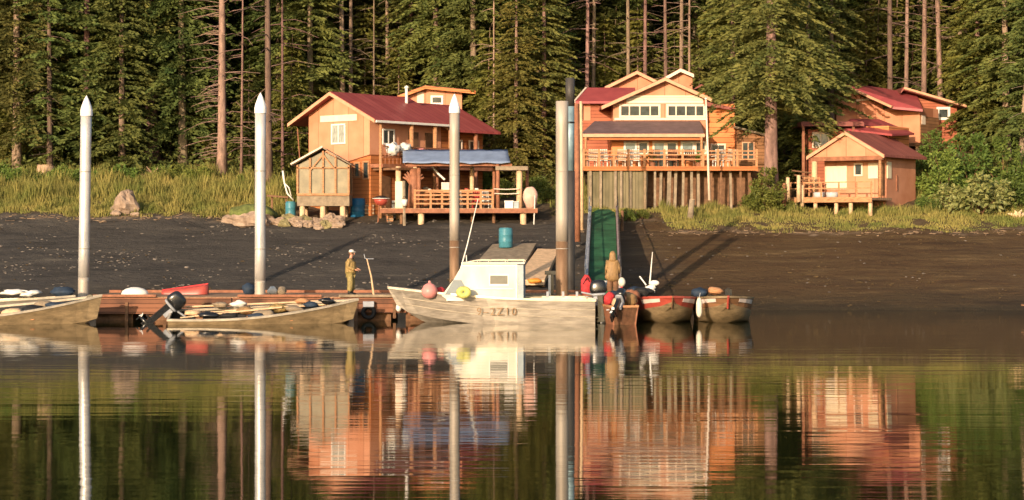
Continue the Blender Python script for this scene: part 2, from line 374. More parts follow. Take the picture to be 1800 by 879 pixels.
# water: still, faintly rippled
wm = bpy.data.materials.new('harbour_water'); wm.use_nodes = True
t = wm.node_tree; b = t.nodes['Principled BSDF']
b.inputs['Base Color'].default_value = (.007, .011, .004, 1); b.inputs['Roughness'].default_value = .032; b.inputs['IOR'].default_value = 1.45
b.inputs['Specular IOR Level'].default_value = .5
tc = t.nodes.new('ShaderNodeTexCoord')
h1 = nz(1.0, 2, (.10, .80, 1)); h2 = nz(1.0, 2, (.30, 2.4, 1)); msk = nz(.05, 3, (.5, 1.6, 1))
def mth(op, a, bb):
    n = t.nodes.new('ShaderNodeMath'); n.operation = op
    for i, q in enumerate((a, bb)):
        if isinstance(q, (int, float)): n.inputs[i].default_value = q
        else: t.links.new(q, n.inputs[i])
    return n.outputs[0]
mr = t.nodes.new('ShaderNodeMapRange'); mr.inputs['From Min'].default_value = .40; mr.inputs['From Max'].default_value = .62
mr.inputs['To Min'].default_value = .35; mr.inputs['To Max'].default_value = 1.3; t.links.new(msk, mr.inputs[0])
h3 = nz(1.0, 2, (.9, 6.0, 1)); hh = mth('ADD', mth('MULTIPLY', h1, .0072), mth('ADD', mth('MULTIPLY', h2, .0034), mth('MULTIPLY', h3, .0009))); hh = mth('MULTIPLY', hh, mr.outputs[0])
bn = t.nodes.new('ShaderNodeBump'); bn.inputs['Strength'].default_value = 1; bn.inputs['Distance'].default_value = 1
t.links.new(hh, bn.inputs['Height']); t.links.new(bn.outputs[0], b.inputs['Normal'])
water = MB().add([(-300, -120, 0), (300, -120, 0), (300, 96, 0), (-300, 96, 0)], [(0, 1, 2, 3)]).build('water', wm, None, (0, 0, 0)); tag(water, kind='structure')

# ------------------------------------------------------------------ the house under the red roof
def house_one():
    F = Fr(-10.3, 110, 40); r = T('lodge_house', 'two storey ochre plywood house under a red metal roof, behind the small hut', 'house', F.p(0, 0, 4.3))
    ax = .3; ze = 9.86; zr = 11.56; al, ar = -3.2, 3.9
    def wtop(a): return zr - .16 - abs(a - ax) * (zr - ze) / 3.55
    MB().prism(F, [(-2.0, 6.9), (2.94, 6.9 + 1.0), (2.94, wtop(2.94)), (ax, wtop(ax)), (-2.0, wtop(-2.0))], 0, 6).build('wall', M['ply'], r)
    MB().fbox(F, -1.98, 2.9, .12, 6, 4.0, 7.88).build('lower_wall', M['cedar'], r)
    gable_roof(r, F, ax, zr, al, ze, ar, ze, -.55, 6.0, m=M['roof_seam'])
    rf2 = gable_roof(r, F, ax, zr - .28, al, ze - .35, ar + .1, ze - .35, 6.01, 10.2, m=M['roof_seam'])
    MB().prism(F, [(-2.0, 4.2), (2.9, 4.2), (2.9, wtop(2.9) - .3), (ax, wtop(ax) - .3), (-2.0, wtop(-2) - .3)], 6.01, 9.8).build('rear_wall', M['cedar'], r)
    # cream band and the sash window in the gable
    MB().fbox(F, -1.0, 1.95, -.05, -.003, 9.86, 10.22).build('gable_band', M['trim'], r)
    window(r, F, -.1, 1.05, 8.55, 9.72, 0, 2, glass=M['glass_pale'])
    window(r, F, 1.62, 2.1, 6.6, 7.5, .12, 1, fr=M['wood'])
    window(r, F, 2.3, 2.82, 6.5, 7.55, .12, 1, fr=M['wood'])
    S = F.side(2.94)
    S2 = F.side(2.9)
    window(r, S, 1.0, 2.0, 8.5, 9.4, 0, 2)
    for a0 in (3.2, 4.6): MB().fbox(S, a0, a0 + .8, -.06, -.003, 7.45, 9.3).build('door', M['wood_dark'], r)
    window(r, S2, 6.8, 7.9, 7.9, 9.0, 0, 3, glass=M['glass'], fr=M['trim'])
    window(r, S2, 8.5, 9.4, 8.0, 9.0, 0, 2, glass=M['glass'], fr=M['trim'])
    MB().fbox(S2, .9, 1.7, -.05, -.003, 4.5, 6.7).build('door', M['wood_dark'], r)
    MB().fbox(S2, 3.0, 4.1, -.05, -.003, 5.3, 6.6).build('window', M['glass'], r)
    for b_ in (.05, 2.6, 4.6, 5.95, 8.2): MB().tube([F.p(3.75, b_, 4.2), F.p(3.75, b_, ze - .12 - (.3 if b_ > 6 else 0))], .13 if b_ > 1 else .09, 8).build('post', M['wood'] if b_ != 8.2 else M['wood_red'], r, smooth=True)
    MB().fbox(F, 2.95, 3.95, 0, 9.9, 7.15, 7.36).build('balcony', M['wood_red'], r)
    rl = MB()
    for z in (7.75, 8.35): rl.bar(F.p(3.86, .1, z), F.p(3.86, 9.8, z), .07)
    k = .3
    while k < 9.8: rl.bar(F.p(3.86, k, 7.37), F.p(3.86, k, 8.33), .04); k += .32
    rl.build('railing', M['wood_red'], r)
    MB().bar(F.p(3.92, -.5, ze - .13), F.p(3.92, 6, ze - .13), .13).build('gutter', M['white'], r)
    MB().tube([F.p(-2.6, .2, 4.4), F.p(-3.05, .1, ze - .3)], .035, 6).build('downpipe', M['wood_red'], r)
    MB().tube([F.p(1.2, 4.9, 10.9), F.p(1.2, 4.9, 12.0)], .09, 8).lathe(F.p(1.2, 4.9, 12.0), [(.14, 0), (.14, .08), (.03, .16)], 8).build('vent_pipe', M['white'], r)
    # lower lean-to clutter of posts
    for b_, rad in ((1.5, .16), (2.9, .13)): MB().tube([F.p(4.7, b_ - 1, 4.2), F.p(4.7, b_ - 1, 7.2)], rad, 8).build('log_post', M['wood_pale'], r, smooth=True)
    MB().fbox(F, 3.0, 5.0, .2, 3.0, 7.0, 7.12).build('lean_to_roof', M['wood_dark'], r)
    return F
F1 = house_one()
# clerestory house on the slope behind
def rear_house():
    Y = 121; F = Fr(X_(748, Y), Y, 0); s = FPX / Y
    r = T('rear_cabin', 'small tan cabin with a dull red roof rising behind the red roofed house', 'cabin', F.p(0, 0, 6.9))
    A = lambda px: (px - 748) / s
    MB().prism(F, [(A(712), 6.5), (A(812), 6.5), (A(812), Z_(163, Y)), (0, Z_(157, Y)), (A(712), Z_(168, Y))], 0, 4).build('wall', M['ply_x'], r)
    gable_roof(r, F, 0, Z_(151, Y), A(699), Z_(169, Y), A(837), Z_(160, Y), -.5, 4.5, m=M['roof_old'], fascia=M['orange'])
    window(r, F, A(757), A(779), Z_(184, Y), Z_(168, Y), 0, 1, t=.12)
    MB().fbox(F, A(733), A(745), -.04, -.003, Z_(185, Y), Z_(162, Y)).build('corner_board', M['trim'], r)
rear_house()
# greenhouse hut on legs
def hut():
    Y = 106.2; F = Fr(X_(568, Y), Y, 0); s = FPX / Y; A = lambda px: (px - 568) / s; Zy = lambda py: Z_(py, Y)
    r = T('greenhouse_hut', 'small weathered greenhouse hut with clouded panes, raised on three stout legs', 'greenhouse', F.p(0, 0, 4.0))
    MB().fbox(F, A(522), A(614), 0, 2.2, Zy(362), Zy(341)).build('base_panel', M['wood_grey'], r)
    fr = MB()
    for px in (523, 545, 568, 590, 613):
        top = 262 + abs(px - 568) * .55
        fr.bar(F.p(A(px), -.02, Zy(341)), F.p(A(px), -.02, Zy(top + 3)), .10)
        fr.bar(F.p(A(px), 2.2, Zy(341)), F.p(A(px), 2.2, Zy(top + 3)), .08)
    fr.bar(F.p(A(522), -.03, Zy(342)), F.p(A(614), -.03, Zy(342)), .12).bar(F.p(A(522), -.03, Zy(295)), F.p(A(614), -.03, Zy(295)), .08)
    fr.bar(F.p(A(545), -.04, Zy(300)), F.p(A(568), -.04, Zy(272)), .07).bar(F.p(A(590), -.04, Zy(300)), F.p(A(568), -.04, Zy(272)), .07)
    for px in (523, 613): fr.bar(F.p(A(px), -.02, Zy(341)), F.p(A(px), 2.2, Zy(341)), .09).bar(F.p(A(px), -.02, Zy(293)), F.p(A(px), 2.2, Zy(293)), .09)
    fr.build('frame', M['wood'], r)
    gl = mat('clouded_panes', (.11, .095, .055), .4, 1.2, .3, 0, .1, col2=(.25, .21, .125), spec=.6)
    MB().prism(F, [(A(523), Zy(341)), (A(613), Zy(341)), (A(613), Zy(290)), (0, Zy(266)), (A(523), Zy(290))], .05, 2.15).build('panes', gl, r)
    poly, qd = chevron(0, Zy(259), A(513), Zy(290), A(618), Zy(289), .06)
    MB().prism(F, poly, -.3, 2.5, qd).build('roof', M['wood_grey'], r)
    MB().bar(F.p(A(512), -.35, Zy(289)), F.p(A(568), -.35, Zy(258)), .09).build('barge_board', M['trim'], r)
    for px in (531, 567, 602):
        MB().tube([F.p(A(px), .2, 3.7), F.p(A(px), .2, Zy(362))], .16, 8).build('leg', M['wood_pale'], r, smooth=True)
        MB().tube([F.p(A(px), 2.0, 3.9), F.p(A(px), 2.0, Zy(362))], .14, 8).build('leg', M['wood_pale'], r, smooth=True)
hut()

# ------------------------------------------------------------------ the deck on the beach with its tarp roof
def patio():
    Y = 105.6; F = Fr(0, Y, 0); A = lambda px: X_(px, Y); Zy = lambda py: Z_(py, Y)
    r = T('beach_deck', 'timber deck over the beach with slatted railing and log legs, beneath the blue-grey tarp', 'deck', (A(820), Y + 1.5, 4.0))
    MB().fbox(F, A(668), A(945), 0, 3.6, Zy(371), Zy(366)).build('deck_boards', M['dockdeck'], r)
    MB().fbox(F, A(668), A(945), -.06, .03, Zy(374.5), Zy(367)).build('edge_beam', M['wood_red'], r)
    for px, b_ in ((740, .25), (920, .25), (830, .8), (868, .8), (705, .4), (740, 3.2), (920, 3.2)):
        MB().tube([F.p(A(px), b_, 3.6), F.p(A(px), b_, Zy(371))], .18 if b_ == .25 else .1, 8).build('leg', M['wood_pale'] if b_ == .25 else M['wood_dark'], r, smooth=True)
    rl = MB()
    for px in (729, 757, 777, 800, 822, 845, 866): rl.bar(F.p(A(px), .06, Zy(366)), F.p(A(px), .06, Zy(333)), .12)
    for py in (335, 343, 350, 358): rl.bar(F.p(A(729), .02, Zy(py)), F.p(A(868), .02, Zy(py)), .09)
    rl.build('railing', M['wood'], r)
    br = MB()
    for py in (334, 341, 350, 358): br.bar(F.p(A(735), 3.3, Zy(py)), F.p(A(866), 3.3, Zy(py)), .12)
    br.build('bench_back', M['wood_red'], r)
    for px, m_, rad, b_, ty in ((868, 'wood_red', .09, 1.6, 290), (875, 'wood_red', .11, .3, 288), (913, 'wood_pale', .17, .4, 292), (828, 'wood_pale', .13, 2.6, 290), (765, 'wood_red', .1, 2.8, 288), (735, 'wood_red', .12, .9, 288), (927, 'wood_red', .09, 1.6, 292), (790, 'wood_dark', .08, 3.2, 288)):
        MB().tube([F.p(A(px), b_, Zy(366)), F.p(A(px), b_, Zy(ty))], rad, 8).build('post', M[m_], r, smooth=True)
    MB().bar(F.p(A(712), .5, Zy(289)), F.p(A(900), .5, Zy(289)), .16).bar(F.p(A(712), 2.9, Zy(289)), F.p(A(900), 2.9, Zy(289)), .16).build('roof_beam', M['wood_red'], r)
    MB().fbox(F, A(871), A(928), .1, 2.6, Zy(299), Zy(292)).build('flat_roof', M['wood_grey'], r)
    for py in (332, 340): MB().tube([F.p(A(868), .1, Zy(py)), F.p(A(890), .1, Zy(py + 1)), F.p(A(912), .1, Zy(py))], .03, 5).build('rope_rail', M['trim'], r)
    # tarp: its own thing, lies on the beams
    m = MB(); n = 24; mm = 6
    for j in range(mm + 1):
        for i in range(n + 1):
            px = 708 + (892 + 5 * j / mm - 708) * i / n; q = Vector((px * .03, j * .5, 0))
            yy = Y + .1 + 2.6 * (1 - j / mm) ** 1; py = 263 + 23 * j / mm
            m.v.append(P(px, py, yy) + Vector((0, 0, .05 * noise.noise(q * 2) + (.03 * sin(i * 1.1) if j == mm else 0))))
    for j in range(mm):
        for i in range(n): m.f.append((j * (n + 1) + i, j * (n + 1) + i + 1, (j + 1) * (n + 1) + i + 1, (j + 1) * (n + 1) + i))
    tp = m.build('tarp', M['tarp'], None, P(800, 286, Y), smooth=True); tag(tp, 'blue-grey tarp stretched as a sloping roof over the beach deck', 'tarp')
    md = tp.modifiers.new('thick', 'SOLIDIFY'); md.thickness = .03
patio()

# ------------------------------------------------------------------ the big lodge
def lodge():
    Y = 113; F = Fr(X_(1168, Y), Y, 0); s = FPX / Y; A = lambda px: (px - 1168) / s; Zy = lambda py: Z_(py, Y)
    r = T('main_lodge', 'large gabled lodge with two long strip windows and a wide railed deck on posts', 'lodge', F.p(0, 0, 5.2))
    g = lambda a: 12.45 - .45 * abs(a)
    MB().prism(F, [(A(1078), 9.3), (A(1243), 9.3), (A(1243), g(A(1243))), (0, g(0)), (A(1078), g(A(1078)))], 0, 6.5).build('upper_wall', M['ply_x'], r)
    gable_roof(r, F, 0, 12.62, A(1056), 12.62 - .45 * 3.77, A(1250), 12.62 - .45 * 2.76, -.6, 6.8, m=M['roof_old'], fascia=M['trim_pink'])
    MB().fbox(F, A(1101), A(1236), -.06, -.003, Zy(182), Zy(168)).build('shingle_band', M['siding'], r)
    for x0, x1 in ((1088, 1161), (1171, 1240)):
        window(r, F, A(x0), A(x1), Zy(207), Zy(183), -.0, 4, fr=M['trim'], glass=M['glass'], t=.13)
    MB().fbox(F, A(1080), A(1243), -.12, -.003, Zy(211.5), Zy(207.5)).build('ledge', M['trim'], r)
    # porch roof
    y2 = 110.4; a0, a1 = X_(1021, y2) - F.o.x, X_(1238, y2) - F.o.x
    zt, zb = Zy(213), Z_(235, y2)
    m = MB(); m.add([F.p(a0, -2.6, zb), F.p(a1, -2.6, zb), F.p(a1, -.01, zt), F.p(a0 + .9, -.01, zt), F.p(a0, -2.6, zb - .1), F.p(a1, -2.6, zb - .1), F.p(a1, -.01, zt - .1), F.p(a0 + .9, -.01, zt - .1)],
            [(0, 1, 2, 3), (7, 6, 5, 4), (0, 4, 5, 1), (1, 5, 6, 2), (2, 6, 7, 3), (3, 7, 4, 0)])
    m.build('porch_roof', M['roof_grey'], r)
    MB().fbox(F, a0 - .03, a1 + .03, -2.68, -2.61, zb - .20, zb - .01).build('porch_fascia', M['trim_pink'], r)
    MB().fbox(F, a0 + .1, a1 - .1, -2.5, -2.35, zb - .36, zb - .12).build('porch_beam', M['cedar'], r)
    # ground floor
    MB().fbox(F, A(1073), A(1240), -1.3, 6.4, 7.0, 9.28).build('lower_wall', M['orange'], r)
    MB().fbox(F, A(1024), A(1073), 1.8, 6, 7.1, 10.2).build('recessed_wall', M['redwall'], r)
    zz0, zz1 = Z_(272, 111.7), Z_(247, 111.7)
    for (x0, x1, gl, fr_) in ((1094, 1117, 'glass_blue', 'white'), (1118, 1138, 'glass', 'trim'), (1144, 1167, 'glass_blue', 'trim'), (1167, 1188, 'glass', 'trim'), (1193, 1217, 'glass_blue', 'white'), (1217, 1238, 'glass', 'trim')):
        window(r, F, A(x0), A(x1), zz0 - (.9 if x0 in (1144, 1167) else 0), zz1 - .05, -1.3, 1, fr=M[fr_], glass=M[gl], t=.11)
    # deck
    yd = 110; B = yd - Y; dA = lambda px: X_(px, yd) - F.o.x; dZ = lambda py: Z_(py, yd)
    MB().fbox(F, dA(1022), dA(1332), B, 1.8, dZ(298), dZ(294)).build('deck_floor', M['dockdeck'], r)
    MB().fbox(F, dA(1022), dA(1332), B - .07, B - .003, dZ(300), dZ(292.5)).build('deck_beam', M['cedar'], r)
    rl = MB()
    for px in (1026, 1053, 1079, 1105, 1133, 1168, 1200, 1236, 1262, 1290, 1296, 1330):
        rl.bar(F.p(dA(px), B + .06, dZ(294)), F.p(dA(px), B + .06, dZ(262)), .13)
    for py in (265.5, 272, 280): rl.bar(F.p(dA(1024), B + .02, dZ(py)), F.p(dA(1330), B + .02, dZ(py)), .07)
    rl.build('railing', M['wood'], r)
    for px in list(range(1034, 1248, 13)) + list(range(1251, 1330, 17)):
        if 1134 < px < 1240 or px > 1248: pass
        else: continue
        bo = B + rnd.uniform(.15, .9); MB().bar(F.p(dA(px + rnd.uniform(-3, 3)), bo, 4.6), F.p(dA(px + rnd.uniform(-1, 1)), bo, dZ(299)), rnd.uniform(.10, .22)).build('deck_post', M[rnd.choice(['wood_grey', 'wood_dark', 'wood_grey'])], r)
    MB().fbox(F, dA(1033), dA(1134), B + .2, B + .26, 4.7, dZ(299.5)).build('skirt_panel', M['lattice'], r)
    for px in (1038, 1056, 1082, 1092, 1108, 1134): MB().bar(F.p(dA(px), B + .12, 4.6), F.p(dA(px), B + .12, dZ(299.5)), .14).build('skirt_post', M['wood_grey'] if px != 1134 else M['wood_pale'], r)
    MB().fbox(F, dA(1135), dA(1328), B + 1.4, B + 1.5, 4.6, dZ(299.5)).build('rear_skirt', M['wood_dark'], r)
    for px in (1030, 1234): MB().tube([F.p(dA(px), B + .2, dZ(294)), F.p(dA(px), B + .2, zb - .2)], .07, 8).build('porch_post', M['wood'], r)
    # right extension and brown lean-to
    MB().fbox(F, A(1243) + .01, A(1293), .4, 5, 4.9, Zy(182)).build('side_wall', M['orange'], r)
    window(r, F, A(1250), A(1277), Zy(273), Zy(252), .4, 2, fr=M['trim'], t=.1)
    MB().prism(F, [(A(1238), Zy(186)), (A(1300), Zy(196)), (A(1300), Zy(192)), (A(1238), Zy(178))], -.2, 5.3).build('side_roof', M['roof_old'], r)
    MB().prism(F, [(A(1294), 4.9), (A(1352), 4.9), (A(1352), Zy(243)), (A(1294), Zy(228))], -.3, 3).build('lean_to', M['brown'], r)
    window(r, F, A(1303), A(1325), Zy(282), Zy(250), -.3, 2, fr=M['trim_pink'], t=.06)
    MB().prism(F, [(A(1290), Zy(226)), (A(1356), Zy(243)), (A(1356), Zy(239.5)), (A(1290), Zy(222.5))], -.6, 3.2).build('lean_to_roof', M['wood_grey'], r)
    # left wing: ridge along the front
    Y2 = 115.5; G = Fr(X_(1058, Y2), Y2, 0); s2 = FPX / Y2; C = lambda px: (px - 1058) / s2
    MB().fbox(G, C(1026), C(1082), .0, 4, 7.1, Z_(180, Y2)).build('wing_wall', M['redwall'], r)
    MB().fbox(G, C(1026), C(1038), -.05, -.003, 7.4, Z_(180, Y2) - .1).build('wing_panel', M['ply_x'], r)
    m = MB(); ze, zr = Z_(178, Y2 - .6), Z_(154, Y2 + 2)
    m.add([G.p(C(1010), -.6, ze), G.p(C(1120), -.6, ze), G.p(C(1120), 2, zr), G.p(C(1034), 2, zr), G.p(C(1010), 4.6, ze), G.p(C(1120), 4.6, ze),
           G.p(C(1010), -.6, ze - .14), G.p(C(1120), -.6, ze - .14), G.p(C(1120), 2, zr - .14), G.p(C(1034), 2, zr - .14), G.p(C(1010), 4.6, ze - .14), G.p(C(1120), 4.6, ze - .14)],
          [(0, 1, 2, 3), (3, 2, 5, 4), (6, 9, 8, 7), (9, 10, 11, 8), (0, 6, 7, 1), (0, 3, 9, 6), (3, 4, 10, 9), (1, 7, 8, 2), (2, 8, 11, 5), (4, 5, 11, 10)])
    m.build('wing_roof', M['roof'], r)
    MB().bar(G.p(C(1009), -.63, ze - .04), G.p(C(1033), 2, zr - .02), .12).build('verge_board', M['trim'], r)
    # rear gables
    Y3 = 119; H = Fr(X_(1119, Y3), Y3, 0); s3 = FPX / Y3; D = lambda px: (px - 1119) / s3
    MB().prism(H, [(D(1072), 6.5), (D(1160), 6.5), (D(1160), Z_(146, Y3)), (0, Z_(129, Y3)), (D(1072), Z_(151, Y3))], 0, 3).build('rear_wall', M['ply_x'], r)
    gable_roof(r, H, 0, Z_(125, Y3), D(1062), Z_(153, Y3), D(1165), Z_(148, Y3), -.5, 3.4, m=M['roof_old'], fascia=M['trim_pink'])
    H = Fr(X_(1195, Y3 - 1.5), Y3 - 1.5, 0); Y4 = Y3 - 1.5; s3 = FPX / Y4; D = lambda px: (px - 1195) / s3
    MB().prism(H, [(D(1150), 6.5), (D(1217), 6.5), (D(1217), Z_(132, Y4)), (0, Z_(125, Y4)), (D(1150), Z_(149, Y4))], 0, 2.9).build('rear_wall', M['ply_x'], r)
    gable_roof(r, H, 0, Z_(121, Y4), D(1138), Z_(152, Y4), D(1219), Z_(131, Y4), -.5, 3.3, m=M['roof_old'], fascia=M['trim'])
    MB().fbox(H, D(1219), D(1246), .6, 3, 6.5, Z_(160, Y4)).build('rear_annexe', M['orange'], r)
    MB().prism(H, [(D(1216), Z_(158, Y4)), (D(1234), Z_(147, Y4)), (D(1250), Z_(158, Y4)), (D(1234), Z_(152, Y4))], .3, 3.2, [(0, 1, 3), (1, 2, 3)]).build('annexe_roof', M['roof_old'], r)
    return F
F2 = lodge()

# ------------------------------------------------------------------ cabins at the right
def cabins():
    Y = 111; s = FPX / Y
    F = Fr(X_(1503, Y), Y, 35)
    r = T('front_cabin', 'small cabin with plain wood pediment and porch deck, nearest the shore at right', 'cabin', F.p(0, 0, 5.2))
    zr, ze = 9.33, 7.92; hw = 2.45
    wt = lambda a: zr - .17 - abs(a) * (zr - ze) / hw
    a0, a1 = -1.95, 1.95
    MB().prism(F, [(a0, 4.9), (a1, 4.9), (a1, wt(a1)), (0, wt(0)), (a0, wt(a0))], 0, 4.2).build('wall', M['ply'], r)
    MB().prism(F, [(a0 - .2, 7.86), (a1 + .2, 7.86), (0, wt(0))], -1.15, -1.05).build('pediment', M['ply'], r)
    gable_roof(r, F, 0, zr, -hw, ze, hw, ze, -1.35, 4.7, m=M['roof_cabin'], fascia=M['trim_pink'])
    MB().fbox(F, a0 - .3, a1 + .3, -1.22, -1.0, 7.62, 7.85).build('porch_beam', M['wood_red'], r)
    for a in (a0 - .1, a1 + .1): MB().tube([F.p(a, -1.1, 5.4), F.p(a, -1.1, 7.62)], .17 if a < 0 else .09, 8).build('porch_post', M['wood_pale'] if a < 0 else M['wood'], r, smooth=True)
    window(r, F, -1.85, -.5, 6.0, 7.35, 0, 1, fr=M['trim'], glass=M['curtain'], t=.06)
    window(r, F, -.05, .5, 6.75, 7.5, 0, 1, fr=M['trim'])
    window(r, F, .85, 1.45, 6.6, 7.5, 0, 1, fr=M['trim'], glass=M['curtain'], t=.05)
    MB().fbox(F, 1.46, 1.85, -.05, -.003, 5.6, 7.5).build('door', M['wood_dark'], r)
    S = F.side(a1)
    MB().fbox(S, .05, .6, -.06, -.003, 6.6, 7.55).build('side_curtain', M['curtain'], r)
    MB().fbox(S, 1.4, 1.5, -.05, -.003, 5.9, 6.8).build('batten', M['wood_red'], r)
    # porch deck
    MB().fbox(F, -2.9, 2.3, -2.7, -.01, 5.32, 5.46).build('porch_deck', M['dockdeck'], r)
    MB().fbox(F, -2.9, 2.3, -2.78, -2.71, 5.2, 5.5).build('deck_beam', M['wood'], r)
    for a in (-2.6, -1.3, .0, .9, 2.1): MB().tube([F.p(a, -2.5, 4.4), F.p(a, -2.5, 5.3)], .12, 8).build('deck_leg', M['wood_pale'], r, smooth=True)
    rl = MB()
    for a in (-2.85, -2.0, -.9, .2, 1.3, 2.2): rl.bar(F.p(a, -2.6, 5.46), F.p(a, -2.6, 6.35), .09)
    for z in (6.0, 6.35): rl.bar(F.p(-2.85, -2.6, z), F.p(2.2, -2.6, z), .06)
    rl.build('railing', M['wood'], r)
    # middle block behind: low roof tier between the two cabins
    Y2 = 114.5; G = Fr(X_(1535, Y2), Y2, 35)
    MB().fbox(G, -1.6, 1.0, 0, 3.0, 7.0, Z_(222, Y2)).build('rear_wall', M['orange'], r)
    m = MB(); z0, z1 = Z_(238, Y2), Z_(205, Y2)
    m.add([G.p(-2.0, -.7, z0 + .5), G.p(1.6, -.9, z0), G.p(1.5, 2.6, z0 + .2), G.p(-.8, 2.6, z1), G.p(-2.1, 1.4, z1),
           G.p(-2.0, -.7, z0 + .38), G.p(1.6, -.9, z0 - .12), G.p(1.5, 2.6, z0 + .08), G.p(-.8, 2.6, z1 - .12), G.p(-2.1, 1.4, z1 - .12)],
          [(0, 1, 2, 3, 4), (9, 8, 7, 6, 5), (0, 5, 6, 1), (1, 6, 7, 2), (2, 7, 8, 3), (3, 8, 9, 4), (4, 9, 5, 0)])
    m.build('rear_roof', M['roof'], r)
    # upper cabin
    Y3 = 118; K = Fr(X_(1617, Y3), Y3, 38)
    r2 = T('upper_cabin', 'ochre cabin on tall posts under red roofs, up the slope behind the small porch cabin', 'cabin', K.p(0, 0, 7.6))
    s3 = FPX / Y3; zb, zt = Z_(251, Y3), Z_(190, Y3)
    MB().fbox(K, -3.55, 0, 0, 2.6, zb, zt + .05).build('wall', M['ply'], r2)
    S = K.side(0)
    MB().fbox(S, .0, 2.55, -.06, -.003, zb, zt - .5).build('side_cladding', M['brown'], r2)
    MB().fbox(S, .1, .6, -.09, -.061, zt - 1.0, zt - .45).build('shutter', M['trim'], r2)
    MB().fbox(K, -3.6, .05, -.05, 2.65, zb - .2, zb - .003).build('floor_beam', M['wood_dark'], r2)
    for a, b_ in ((-.3, .3), (-3.2, .3), (-.3, 2.3), (-3.2, 2.3)): MB().tube([K.p(a, b_, 6.0), K.p(a, b_, zb - .2)], .15, 8).build('stilt', M['wood_pale'], r2, smooth=True)
    m = MB(); L = lambda px, py, yy: P(px, py, yy)
    top = [L(1566, 187, 117.6), L(1622, 192, 117.2), L(1612, 168, 121), L(1560, 156, 121.5), L(1500, 147, 121.5), L(1486, 149, 119.5)]
    m.add(top + [q - Vector((0, 0, .15)) for q in top], [(0, 1, 2, 3, 4, 5), (11, 10, 9, 8, 7, 6)] + [(k, k + 6, (k + 1) % 6 + 6, (k + 1) % 6) for k in range(6)])
    m.build('roof', M['roof'], r2)
    MB().bar(L(1484, 150, 119.4), L(1568, 188, 117.4), .2, .14).build('fascia', M['trim_pink'], r2)
    # left gable piece under the fascia
    Gq = Fr(X_(1500, 119.6), 119.6, 0)
    q0 = lambda px: X_(px, 119.6) - Gq.o.x
    MB().prism(Gq, [(q0(1470), 7), (q0(1552), 7), (q0(1552), Z_(183, 119.6)), (q0(1488), Z_(154, 119.6)), (q0(1470), Z_(162, 119.6))], 0, 2).build('gable_wall', M['ply_x'], r2)
    MB().bar(L(1505, 177, 119.5), L(1536, 173, 119.5), .12).build('ledge', M['trim'], r2)
    # far red part
    r3 = T('red_cabin', 'dark red cabin with one white framed window, behind the ochre cabin on tall posts', 'cabin', (X_(1660, 121), 121, 8.6))
    Q = Fr(X_(1630, 121), 121, 0); q1 = lambda px: X_(px, 121) - Q.o.x
    MB().prism(Q, [(q1(1600), 7.4), (q1(1682), 7.4), (q1(1682), Z_(190, 121)), (q1(1600), Z_(167, 121))], 0, 3.5).build('wall', M['redwall'], r3)
    window(r3, Q, q1(1646), q1(1670), Z_(211, 121), Z_(188, 121), 0, 1, t=.16)
    poly = [(q1(1578), Z_(163, 121)), (q1(1583), Z_(155, 121)), (q1(1692), Z_(187, 121)), (q1(1692), Z_(191, 121)), (q1(1583), Z_(160, 121)), (q1(1578), Z_(166, 121))]
    MB().prism(Q, poly, -1.0, 4, [(0, 1, 4, 5), (1, 2, 3, 4)]).build('roof', M['roof_old'], r3)
    MB().bar(Q.p(q1(1583), -1.05, Z_(156.5, 121)), Q.p(q1(1692), -1.05, Z_(188.5, 121)), .09, .13).build('fascia', M['trim_pink'], r3)
    # dark red pavilion left of the front cabin
    Y5 = 114.5; Q = Fr(X_(1440, Y5), Y5, 0); e = lambda px: X_(px, Y5) - Q.o.x
    r4 = T('red_pavilion', 'dark red flat roofed building with one cream window, half hidden by the big spruce', 'building', (X_(1440, Y5), Y5, 5.4))
    MB().fbox(Q, e(1424), e(1512), .8, 3.5, 4.8, Z_(226, Y5)).build('wall', M['redwall'], r4)
    MB().fbox(Q, e(1408), e(1518), -.2, 3.7, Z_(222, Y5), Z_(214, Y5)).build('roof', M['roof_old'], r4)
    window(r4, Q, e(1431), e(1462), Z_(259, Y5), Z_(231, Y5), .8, 2, fr=M['trim'], glass=M['glass_pale'], t=.12)
    MB().fbox(Q, e(1463), e(1475), .74, .797, Z_(262, Y5), Z_(229, Y5)).build('panel', M['orange'], r4)
    for px in (1412, 1500): MB().bar(Q.p(e(px), 0, 4.8), Q.p(e(px), 0, Z_(222, Y5)), .16).build('post', M['wood_red'], r4)
    st = MB()
    for k in range(6): st.bar(P(1392 + k * 4, 300 + k * 8, 112.6 - k * .25), P(1425 + k * 3, 304 + k * 7, 112.6 - k * .25), .4, .08)
    st.build('stairs', M['wood_dark'], r4)
    # fence posts at the foot of the stairs
    for i, (px, py0, py1, mt) in enumerate(((1378, 359, 322, 'wood_red'), (1385, 352, 312, 'wood_pale'), (1404, 352, 308, 'wood_pale'), (1410, 360, 326, 'wood_pale'))):
        Yp = 109 + i * .3
        tag(MB().tube([P(px, py0 + 3, Yp), P(px, py1, Yp)], [.13, .11], 8).build('wooden_post', M[mt], None, P(px, py0 + 3, Yp), smooth=True),
            ['short reddish post, leftmost of the four by the cabin porch', 'pale post, second from the left beside the cabin porch', 'tallest pale post beside the cabin porch railing', 'pale post nearest the porch deck, right of the tallest one'][i], 'post', 'posts by the cabin porch')
    rl = T('side_railing', 'ladder-like wooden railing between the posts and the porch cabin', 'railing', P(1425, 345, 110.6))
    m = MB()
    for px in (1414, 1422, 1430, 1440): m.bar(P(px, 345, 110.6), P(px, 311, 110.6), .08)
    m.build('upright', M['wood'], rl)
    m = MB()
    for py in (313, 322, 331): m.bar(P(1412, py, 110.55), P(1442, py, 110.55), .06)
    m.build('rail', M['wood'], rl)
